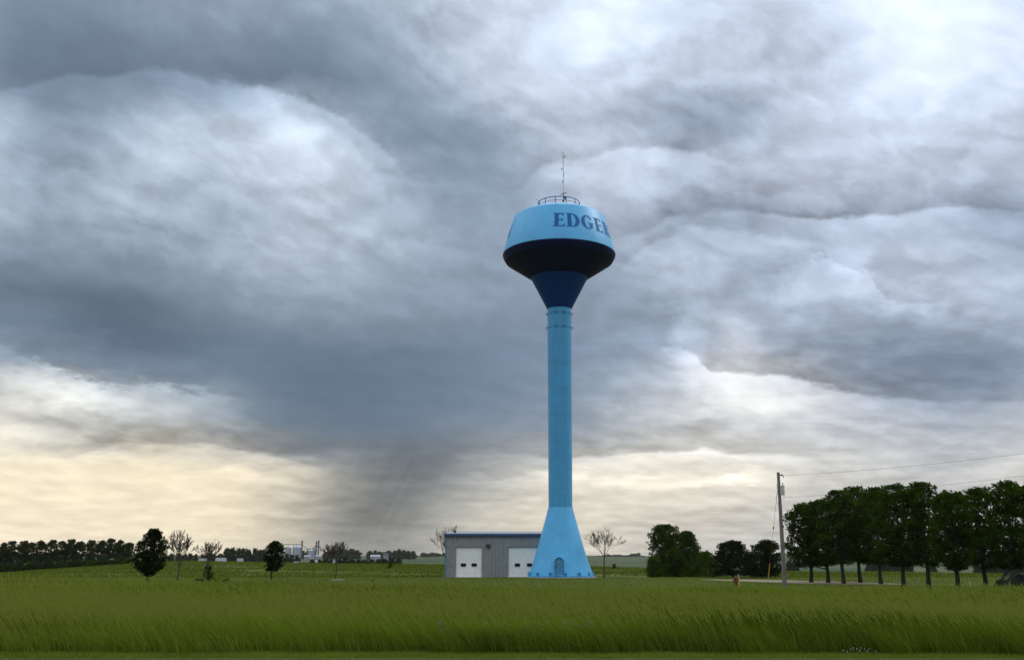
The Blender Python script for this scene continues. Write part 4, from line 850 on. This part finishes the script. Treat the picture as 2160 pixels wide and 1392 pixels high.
# ------------------------------------------------------------------ utility pole and wires
pb = gpt(1655.5, 1236); k = ppm(1236, pb.y); PY = pb.y
def rel(px, py, Y_=PY): p = at(px, py, Y_); return (p.x - pb.x, p.y - pb.y, p.z - pb.z)
def build_pole(loc, label):
    ro = empty('utility_pole', loc, label=label, cat='utility pole', group='utility poles')
    p_ = MB(); t_ = rel(1641.5, 996); p_.tube([(0, 0, -.4), (t_[0] * .02, 0, 0)] + [(t_[0] * q / 8, 0, t_[2] * q / 8) for q in range(1, 9)], [.215, .21] + [.205 - .0095 * q for q in range(1, 9)], 14); p_.build('pole', M['pole'], ro, smooth=True)
    c_ = rel(1649.5, 1034); tr_ = MB(); tr_.lathe([(.01, c_[2] - .42), (.2, c_[2] - .42), (.22, c_[2] - .38), (.22, c_[2] + .36), (.25, c_[2] + .37), (.25, c_[2] + .42), (.12, c_[2] + .47), (.01, c_[2] + .48)], 18, (c_[0], -.05)); tro = tr_.build('transformer', M['cream'], ro, smooth=True, ang=30)
    bs = MB(); bs.tube([(c_[0] + .08, -.05, c_[2] + .45), (c_[0] + .08, -.05, c_[2] + .68)], [.05, .03], 8); bs.box(c_[0] - .32, c_[0] - .2, -.08, .06, c_[2] + .1, c_[2] + .2); bs.box(c_[0] - .32, c_[0] - .2, -.08, .06, c_[2] - .3, c_[2] - .2); bs.build('bushing', M['dark'], tro)
    a_ = rel(1645, 1001.5); ar = MB(); ar.box(a_[0] - .12, a_[0] + .26, -.06, .06, a_[2] - .05, a_[2] + .05, bev=.01); ar.tube([(a_[0] + .24, 0, a_[2]), (a_[0] + .32, 0, a_[2] - .12), (a_[0] + .33, 0, a_[2] - .26)], .035, 6); ar.build('insulator', M['dark'], ro)
    cu_ = rel(1640.5, 1024); cf = MB(); cf.box(cu_[0] - .1, cu_[0] + .04, -.2, -.08, cu_[2] - .35, cu_[2] + .22, bev=.02); cf.tube([(cu_[0] - .03, -.14, cu_[2] - .35), (cu_[0] - .07, -.14, cu_[2] - .6)], .03, 6); cf.build('fuse_cutout', M['metal'], ro)
    lp = MB(); q0 = rel(1652, 1044); lp.tube([(q0[0] - .15 + .22 * math.cos(R(a)), -.05, q0[2] - .1 + .32 * math.sin(R(a))) for a in range(70, -140, -20)], .014, 5); q1 = rel(1638, 1058)
    lp.tube([rel(1640, 1040), rel(1637.2, 1050), rel(1638, 1058), rel(1643.5, 1066)], .016, 5); lp.build('cable_loop', M['dark'], ro)
    sg = MB(); s_ = rel(1655.5, 1203); 
    sg.box(s_[0] - .02, s_[0] + .12, -.225, -.212, s_[2] - .15, s_[2] + .15); sg.build('warning_tag', M['redpaint'], ro)
    sg = MB(); sg.box(s_[0] + .01, s_[0] + .08, -.236, -.231, s_[2] - .06, s_[2] + .02); sg.build('tag_mark', M['whitewall'], ro.children[-1])
    rs_ = MB(); x1 = rel(1651.5, 1110); rs_.box(x1[0] - .1, x1[0] + .06, -.1, .02, x1[2] - .12, x1[2] + .12, bev=.02); rs_.build('meter_box', M['dark'], ro)
    return ro
po = build_pole(pb, 'leaning grey wooden utility pole carrying a transformer, at the gravel drive')
gw = MB(); g0, g1 = at(1639.5, 1036, PY), gpt(1620, 1224); g1.z -= .05
gw.tube([g0, g1], .012, 5); q = g0.lerp(g1, .36); gw.tube([q, g0.lerp(g1, .372)], .07, 6)
gwo = gw.build('guy_wire', M['wire']); tag(gwo, 'thin guy wire slanting down left from the utility pole', 'wire')
gg = MB(); gg.tube([g0.lerp(g1, 1.0), g0.lerp(g1, .78)], .045, 8); tag(gg.build('guy_guard', M['yellow'], None, smooth=True), 'tall thin yellow sleeve at the ground end of the guy wire', 'guy guard')
def wire(p0, p1, sag, label):
    w_ = MB(); pts = [p0.lerp(p1, q / 40) - Vector((0, 0, sag * 4 * (q / 40) * (1 - q / 40))) for q in range(41)]; w_.tube(pts, .0095, 5); tag(w_.build('power_line', M['wire'], smooth=True), label, 'power line', 'power lines from the pole')
e1 = at(2760, 858, 70); e2 = at(2760, 905, 70)
wire(at(1647, 1003, PY), e1, .75, 'upper power line rising right from the top of the pole')
wire(at(1652, 1049, PY), e2, .75, 'lower power line that passes behind the tree tops')
# ------------------------------------------------------------------ hydrant, stakes, small things
hb = gpt(1553, 1238); HY = hb.y; hy = empty('fire_hydrant', hb, label='dark red fire hydrant in the tall grass beside its white tipped stake', cat='fire hydrant')
m1 = MB(); m1.lathe([(.20, -.05), (.20, .05), (.13, .06), (.13, .1), (.12, .62), (.17, .63), (.17, .69), (.13, .70), (.12, .76), (.07, .84), (.02, .86)], 16); m1.build('barrel', M['redpaint'], hy, smooth=True, ang=30)
for dx_ in (-1, 1): m1 = MB(); m1.tube([(dx_ * .10, 0, .5), (dx_ * .21, 0, .5)], .062, 10); m1.build('nozzle', M['redpaint'], hy)
m1 = MB(); m1.tube([(0, -.1, .46), (0, -.23, .46)], .085, 12); m1.build('nozzle', M['redpaint'], hy); m1 = MB(); m1.tube([(0, 0, .85), (0, 0, .92)], .03, 5); m1.build('bonnet_nut', M['redpaint'], hy)
hy.scale = (1.15,) * 3
def stake(px, py0, px1, py1, r_, label, top=None):
    b = gpt(px, py0); t_ = at(px1, py1, b.y) - b; ro = empty('marker_stake', b, label=label, cat='marker stake'); m_ = MB(); m_.tube([(0, 0, -.2), t_ * (.72 if top else 1.0)], r_, 8); m_.build('rod', M['yellow'], ro)
    if top: m2 = MB(); m2.tube([t_ * .721, t_], r_ * 1.15, 8); m2.build('tip', M[top], ro)
stake(1559, 1238, 1557.5, 1210.5, .055, 'yellow stake with a white tip standing beside the red hydrant', 'whitewall')
stake(2050, 1247, 2043.5, 1217.5, .055, 'leaning yellow stake with a faded tip between two trees of the row', 'stone')
b = gpt(785, 1232); m_ = MB(); m_.tube([(0, 0, -.1), (0, 0, .42)], .06, 8); m_.sphere((0, 0, .44), .08, 8); o = m_.build('valve_post', M['dark'], smooth=True); o.location = b; tag(o, 'tiny dark stub in the grass left of the shed', 'post')
b = gpt(712, 1223.2); m_ = MB(); m_.box(-.62, .62, -.7, .7, -.1, .07, bev=.03); o = m_.build('stone_pad', M['stone']); o.location = b; tag(o, 'flat pinkish stone pad at the foot of a bare tree', 'stone pad')
for px, w_, h_, lb in ((2038, .85, .34, 'brown dirt mound just left of the leaning yellow stake'), (2068, .5, .16, 'small low dirt heap right of the leaning yellow stake'), (2122, .9, .12, 'low dirt patch by the tractor loader')):
    b = gpt(px, 1245 if px < 2100 else 1243); rg = random.Random(px); m_ = MB(); n_ = 16; vs = [(w_ * (i / 8) * math.cos(2 * math.pi * j / n_) * rg.uniform(.88, 1.12), .7 * w_ * (i / 8) * math.sin(2 * math.pi * j / n_), h_ * (math.cos(math.pi * i / 8) * .5 + .5) * rg.uniform(.85, 1.1) - .05) for i in range(9) for j in range(n_)]
    m_.add(vs, [(i * n_ + j, i * n_ + (j + 1) % n_, (i + 1) * n_ + (j + 1) % n_, (i + 1) * n_ + j) for i in range(8) for j in range(n_)]); o = m_.build('dirt_mound', M['soil'], smooth=True); o.location = b; tag(o, lb, 'dirt mound')
# ------------------------------------------------------------------ tractor with a front loader, mostly past the frame
tb_ = gpt(2150, 1251); TYY = tb_.y; tk_ = empty('tractor', (tb_.x, TYY, 0), label='dark green tractor with a front loader, cut off by the right edge', cat='tractor')
def wheel(x, y, r_, w_):
    t_ = MB(); t_.lathe([(r_ * .55, -w_ / 2), (r_ * .9, -w_ / 2), (r_, -w_ * .35), (r_, w_ * .35), (r_ * .9, w_ / 2), (r_ * .55, w_ / 2), (r_ * .55, -w_ / 2)], 28)
    for q in range(18):
        a = 2 * math.pi * q / 18; t_.box(r_ * .98, r_ * 1.05, -w_ * .45, w_ * .45, -.03, .03, Matrix.Rotation(a, 4, 'Z') @ Matrix.Rotation(0, 4, 'X')) if 0 else t_.add([(Matrix.Rotation(a, 4, 'Z') @ Vector(p)) for p in ((r_*.97,-.03,-w_*.45),(r_*1.05,-.03,-w_*.45),(r_*1.05,.03,-w_*.45),(r_*.97,.03,-w_*.45),(r_*.97,-.03,w_*.45),(r_*1.05,-.03,w_*.45),(r_*1.05,.03,w_*.45),(r_*.97,.03,w_*.45))], [(0,3,2,1),(4,5,6,7),(0,1,5,4),(1,2,6,5),(2,3,7,6),(3,0,4,7)])
    o = t_.build('wheel', M['rubber'], tk_, smooth=True, ang=30); o.rotation_euler = (R(90), 0, 0); o.location = (x, y, r_)
    h_ = MB(); h_.lathe([(.01, -w_ * .15), (r_ * .3, -w_ * .2), (r_ * .54, -w_ * .3), (r_ * .54, w_ * .3), (r_ * .3, w_ * .2), (.01, w_ * .15)], 20); h_.build('rim', M['yellow'], o, smooth=True, ang=30)
for y_ in (-.75, .75): wheel(.15, y_, .42, .32); wheel(2.25, y_ * 1.1, .78, .42)
hdm = MB(); hdm.prism([(-.35, .62), (-.42, .8), (-.38, 1.18), (-.2, 1.32), (1.35, 1.42), (1.35, .62)], -.33, .33); hdm.build('hood', M['green'], tk_)
bd = MB(); bd.box(-.25, 2.6, -.22, .22, .45, .7, bev=.03); bd.box(1.3, 2.7, -.5, .5, .62, .95, bev=.04); bd.box(1.7, 2.8, -.98, -.6, 1.45, 1.53, bev=.02); bd.box(1.7, 2.8, .6, .98, 1.45, 1.53, bev=.02); bd.build('chassis', M['green'], tk_)
sm_ = MB(); sm_.box(1.75, 2.25, -.25, .25, .96, 1.1, bev=.04); sm_.box(2.2, 2.3, -.25, .25, 1.1, 1.55, bev=.03); sm_.build('seat', M['rubber'], tk_)
rp = MB()
for y_ in (-.5, .5): rp.tube([(2.5, y_, .9), (2.55, y_, 2.3), (1.3, y_, 2.32), (1.25, y_, 1.4)], .045, 6)
rp.box(1.2, 2.65, -.6, .6, 2.345, 2.42, bev=.03); rp.build('canopy_frame', M['green'], tk_)
st_ = MB(); st_.tube([(1.35, 0, 1.35), (1.55, 0, 1.5)], .025, 6); st_.tube([(1.55 + .05 * math.sin(a), .17 * math.cos(a), 1.5 + .17 * math.sin(a) * .5) for a in [2 * math.pi * q / 12 for q in range(13)]], .018, 5, False); st_.build('steering_wheel', M['rubber'], tk_)
for y_ in (-.55, .55):
    la = MB(); la.prism([(.95, .75), (1.12, .75), (1.1, 1.55), (.92, 1.62)], y_ - .05, y_ + .05); la.prism([(1.08, 1.45), (1.05, 1.62), (-.45, 1.66), (-.62, 1.52), (-1.28, .62), (-1.15, .52), (-.42, 1.42), (.0, 1.47)], y_ - .06 - .001, y_ + .061); la.build('loader_arm', M['green'], tk_)
    hc = MB(); hc.tube([(.95, y_ * .96, .85), (-.2, y_ * .96, 1.42)], .05, 8); hc.tube([(-.35, y_ * .8, 1.35), (-1.12, y_ * .8, .95)], .045, 8); hc.build('hydraulic_ram', M['dark'], tk_)
bk = MB(); pr_ = [(-1.12, .95), (-1.05, .60), (-1.15, .38), (-1.38, .25), (-1.62, .26), (-1.60, .29), (-1.39, .30), (-1.20, .42), (-1.11, .60), (-1.17, .94)]; bk.prism(pr_, -.8, .8)
for y_ in (-.82, .80): bk.prism([(-1.12, .95), (-1.05, .60), (-1.15, .38), (-1.38, .25), (-1.62, .26)], y_, y_ + .02)
bk.build('bucket', M['green'], tk_)
# ------------------------------------------------------------------ grass
rng = np.random.default_rng(11)
def vnoise(x, y, s_, seed):                          # smooth value noise for patchiness
    x = x / s_; y = y / s_; xi = np.floor(x).astype(int); yi = np.floor(y).astype(int); fx = x - xi; fy = y - yi; fx = fx * fx * (3 - 2 * fx); fy = fy * fy * (3 - 2 * fy)
    def h(a, b): v = np.sin(a * 127.1 + b * 311.7 + seed * 74.7) * 43758.5453; return v - np.floor(v)
    return (h(xi, yi) * (1 - fx) + h(xi + 1, yi) * fx) * (1 - fy) + (h(xi, yi + 1) * (1 - fx) + h(xi + 1, yi + 1) * fx) * fy
def front(x): return 29.3 - .55 * np.clip((x / 29 - .1) / .4, 0, 1.2) + .5 * (vnoise(x, x * 0, 1.7, 3) - .5) + .35 * (vnoise(x, x * 0, .45, 13) - .5)
def back(x, y): u_ = x / y; return np.interp(u_, [-.7, -.5, -.3, -.1, .05, .3, .42, .6], [118, 100, 76, 66, 63, 62, 62, 62])
def blades(n, x, y, z, h, w, lean, leandir, tint, segs=2):
    """curved tapering blades, two quads each"""
    cx_, sx_ = np.cos(leandir), np.sin(leandir); face = rng.uniform(0, math.pi, n); wx, wy = np.cos(face) * w / 2, np.sin(face) * w / 2
    rows = []
    for t, ws_ in ((0, 1), (.5, .85), (1, .12)):
        o = lean * h * t ** 1.8; zz = h * (t - .18 * (lean ** 2) * t ** 2)
        px_, py_ = x + cx_ * o, y + sx_ * o
        rows.append(np.stack([px_ - wx * ws_, py_ - wy * ws_, z + zz], 1)); rows.append(np.stack([px_ + wx * ws_, py_ + wy * ws_, z + zz], 1))
    V = np.stack(rows, 1).reshape(-1, 3); i = np.arange(n)[:, None] * 6
    Fq = np.concatenate([i + np.array([[0, 1, 3, 2]]), i + np.array([[2, 3, 5, 4]])], 0); return V, Fq, np.repeat(tint, 6, 0)
def scatter(y0, y1, dens, umax=.68):
    n = int((y1 ** 2 - y0 ** 2) * umax * dens); y = np.sqrt(rng.uniform(y0 ** 2, y1 ** 2, n)); x = rng.uniform(-umax, umax, n) * y - .02 * y; return x, y
Vs, Fs, Ts, off = [], [], [], 0
def push(a):
    global off
    Vs.append(a[0]); Fs.append(a[1] + off); Ts.append(a[2]); off += len(a[0])
for y0, y1, dn, w in ((28, 33, 380, .012), (33, 40, 240, .016), (40, 50, 170, .018), (50, 66, 110, .023), (66, 82, 42, .036), (82, 120, 16, .05)):
    x, y = scatter(y0, y1, dn); keep = (y > front(x)) & (y < back(x, y) + 3 * (vnoise(x, y, 4, 8) - .5)); x, y = x[keep], y[keep]; n = len(x)
    p1, p2 = vnoise(x, y, 5.5, 1), vnoise(x, y, 1.3, 2); p3 = vnoise(x, y * 2.5, 9, 5)
    h = (.46 + .38 * p1 + .26 * p2) * rng.uniform(.6, 1.25, n) * (1 - .25 * sm((y - 60) / 40)); fe = np.clip((y - front(x)) / .7, 0, 1); h *= .45 + .55 * fe
    ld = math.pi + rng.normal(0, .7, n) + .5 * (p2 - .5); le = np.clip(.38 + .45 * p2 + rng.normal(0, .15, n), .02, 1.1)
    t = np.zeros((n, 2)); t[:, 0] = np.clip(-.15 + 1.15 * p3 + .6 * (p2 - .5) + rng.normal(0, .33, n), 0, 1); t[:, 1] = np.clip(rng.uniform(-.8, .35, n) + .9 * (vnoise(x, y * 1.6, 6, 15) - .5) + .15 * sm((y - 36) / 30), 0, .5)
    push(blades(n, x, y, ter(x, y), h, w * rng.uniform(.6, 1.4, n), le, ld, t))
    m_ = (rng.uniform(0, 1, n) < np.interp((y0 + y1) / 2, [28, 33, 36.5, 45, 58, 75], [.01, .05, .11, .10, .05, .04]) * (.3 + 1.4 * vnoise(x, y, 7, 9))); x, y = x[m_], y[m_]; n = len(x)      # flowering stems, pale heads
    t = np.zeros((n, 2)); t[:, 0] = .9; t[:, 1] = rng.uniform(.5, 1., n); hh_ = rng.uniform(.85, 1.12, n)
    a = blades(n, x, y, ter(x, y), hh_, np.full(n, w * .7), rng.uniform(.25, .6, n), math.pi + rng.normal(0, .3, n), t)
    V = a[0].reshape(n, 6, 3); mid = (V[:, 2] + V[:, 3]) / 2; tip = (V[:, 4] + V[:, 5]) / 2; hb_ = mid + (tip - mid) * .62; ww = w * 1.0
    push(a); q = hb_ + (tip - hb_) * .5; V2 = np.stack([hb_, q + np.array([ww, 0, 0]), tip + (tip - hb_) * .4, q - np.array([ww, 0, 0])], 1).reshape(-1, 3)
    push((V2, np.arange(n * 4).reshape(n, 4), np.repeat(t, 4, 0)))
tg = raw('tall_grass', np.concatenate(Vs), np.concatenate(Fs), M['grass'], np.concatenate(Ts)); tag(tg, kind='stuff', label='tall uncut meadow grass leaning left in the wind', cat='grass')
print('tall grass faces', sum(len(f) for f in Fs))
Vs, Fs, Ts, off = [], [], [], 0
for y0, y1, dn, w, hm in ((27.7, 30.2, 900, .011, .06), (60, 90, 30, .04, .07), (90, 128, 12, .06, .08)):
    x, y = scatter(y0, y1, dn, .66); n = len(x)
    if y0 > 30: k_ = (y > back(x, y) - 3) & ~((x > A_[0].x) & (y < np.interp(x, [p.x for p in A_], [p.y for p in A_])) & (y > np.interp(x, [p.x for p in B_], [p.y for p in B_])))
    else: k_ = (y < front(x) + .4) & (y > 27.85 + .2 * (vnoise(x, y, .6, 4) - .5))
    x, y = x[k_], y[k_]; n = len(x); t = np.zeros((n, 2)); t[:, 0] = np.clip(.45 + .5 * (vnoise(x, y, 1.1, 6) - .5) + rng.normal(0, .25, n), 0, 1); t[:, 1] = np.clip(rng.uniform(-.8, .5, n), 0, .5)
    push(blades(n, x, y, ter(x, y), hm * rng.uniform(.6, 1.4, n), np.full(n, w), rng.uniform(.1, .8, n), rng.uniform(0, 6.3, n), t))
lw = raw('mown_grass', np.concatenate(Vs), np.concatenate(Fs), M['turf'], np.concatenate(Ts)); tag(lw, kind='stuff', label='short mown grass of the verge and lawn', cat='grass')
Vs, Fs, Ts, off = [], [], [], 0
x, y = scatter(126, 250, 5, .62); p3 = vnoise(x + y * 3, y * 3, 14, 21); m_ = (p3 > .35) & ~((np.abs(x - 1.5) < 14) & (y < 142)); x, y = x[m_], y[m_]; n = len(x); t = np.zeros((n, 2)); t[:, 0] = np.clip(p3[m_] + rng.normal(0, .2, n), 0, 1); t[:, 1] = np.clip(rng.uniform(-.4, .5, n), 0, 1)
push(blades(n, x, y, ter(x, y), rng.uniform(.12, .4, n), np.full(n, .12), rng.uniform(.1, .9, n), rng.uniform(0, 6.3, n), t))
hy_ = raw('field_grass', np.concatenate(Vs), np.concatenate(Fs), M['hay'], np.concatenate(Ts)); tag(hy_, kind='stuff', label='rough grass of the field behind the tower', cat='grass')
# ------------------------------------------------------------------ wild flowers at the meadow edge
M['thistle'] = mat('thistle head', (.22, .15, .17), .8, vary((.22, .15, .17), 30, .3)); M['petal'] = mat('white petals', (.75, .75, .72), .7, vary((.75, .75, .72), 30, .1)); M['stem'] = mat('weed stem', (.04, .06, .02), .8, vary((.04, .06, .02), 20, .3))
def thistle(px, py, n, label, sp=.25):
    Y_ = 31.5; p = at(px, py, Y_); b = Vector((p.x, Y_, 0)); rg = random.Random(int(px)); ro = empty('thistle', b, label=label, cat='thistle', group='thistles in the meadow'); s_, h_, l_ = MB(), MB(), MB(); zt = max(p.z, .5)
    s_.tube([(0, 0, 0), (.02, 0, zt * .5), (0, 0, zt * .8)], [.012, .01, .007], 5)
    for q in range(n):
        e = Vector((rg.uniform(-sp, sp), rg.uniform(-sp, sp), zt + rg.uniform(-.22, .08))); s_.tube([(0, 0, zt * rg.uniform(.4, .75)), (e.x * .6, e.y * .6, e.z - .12), e], .006, 4); h_ = MB(); h_.sphere(e, .026, 7, (1, 1, .8)); h_.lathe([(.018, e.z), (.032, e.z + .035), (.01, e.z + .04)], 8, (e.x, e.y)); h_.build('flower_head', M['thistle'], ro, fix=False)
    for q in range(14):
        a = rg.uniform(0, 6.3); z_ = rg.uniform(.1, zt * .85); L = rg.uniform(.1, .22); ca, sa = math.cos(a), math.sin(a)
        l_.add([(0, 0, z_), (ca * L * .5 - sa * .03, sa * L * .5 + ca * .03, z_ + .05), (ca * L, sa * L, z_ + .01), (ca * L * .5 + sa * .03, sa * L * .5 - ca * .03, z_ + .05)], [(0, 1, 2, 3)])
    s_.build('stem', M['stem'], ro, fix=False); l_.build('foliage', M['stem'], ro, fix=False)
TH_ = [(936,1320,4,'leftmost mauve thistle in the meadow'),(945,1342,2,'small thistle just below the leftmost one'),(1034,1320,4,'thistle left of the thick middle group of thistles'),(1068,1308,2,'lone tall thistle head above the middle thistles'),(1102,1318,3,'thistle on the left flank of the densest thistle group'),(1124,1318,7,'densest many headed thistle below the tower base'),(1146,1312,4,'thistle on the right flank of the densest thistle group'),(1190,1318,4,'left one of the thistle pair right of the tower base'),(1204,1316,6,'many headed thistle just right of the tower foot line'),(1224,1310,3,'thistle left of the last middle thistle'),(1233,1308,4,'last thistle of the middle run, toward the lone bare tree'),(1912,1334,4,'thistle above the patch of white daisies'),(1926,1342,3,'thistle just right of the one above the daisies'),(2136,1326,3,'thistle near the right edge of the photo')]
for a in TH_: thistle(*a)
dz_ = [(1778,1371),(1786,1374),(1793,1369),(1799,1366),(1806,1368),(1812,1372),(1815,1366),(1822,1369),(1828,1373),(1832,1368),(1845,1373),(1990,1342),(2001,1340),(2018,1334),(2022,1340),(1958,1346)]
for px, py in dz_:
    Y_ = 29.0 if py > 1350 else 31.2; p = at(px, py, Y_); ro = empty('daisy', (p.x, Y_, 0), label='small white daisy in the patch at the verge edge, bottom right' if py > 1350 else 'small white daisy higher in the grass at the right', cat='flower', group='white daisies at the verge edge' if py > 1350 else 'white daisies in the tall grass')
    s_ = MB(); zt = max(p.z, .08); s_.tube([(0, 0, 0), (.01, -.02, zt)], .004, 4); s_.build('stem', M['stem'], ro, fix=False); h_ = MB(); c_ = Vector((.01, -.025, zt)); vs = [c_]; 
    for q in range(16): a = 2 * math.pi * q / 16; r_ = .019 if q % 2 else .012; vs.append(c_ + Vector((r_ * math.cos(a), -.008, r_ * math.sin(a) * .8 + .008)))
    h_.add(vs, [(0, 1 + q, 1 + (q + 1) % 16) for q in range(16)]); h_.sphere(c_ + Vector((0, -.006, 0)), .008, 5); h_.build('flower_head', M['petal'], ro, fix=False)
# ------------------------------------------------------------------ haze
hzb = MB(); hzb.box(-4150, 4150, -3050, 4560, -18., 56.); hzm = bpy.data.materials.new('haze'); hzm.use_nodes = True; nt = hzm.node_tree; nt.nodes.clear()
pv = nt.nodes.new('ShaderNodeVolumePrincipled'); pv.inputs['Color'].default_value = (.95, .93, .89, 1); pv.inputs['Density'].default_value = 4.2e-5; pv.inputs['Anisotropy'].default_value = .2
oo = nt.nodes.new('ShaderNodeOutputMaterial'); nt.links.new(pv.outputs[0], oo.inputs['Volume']); hz_ = hzb.build('haze', hzm); tag(hz_, kind='stuff', label='thin pale storm haze over the valley', cat='haze')
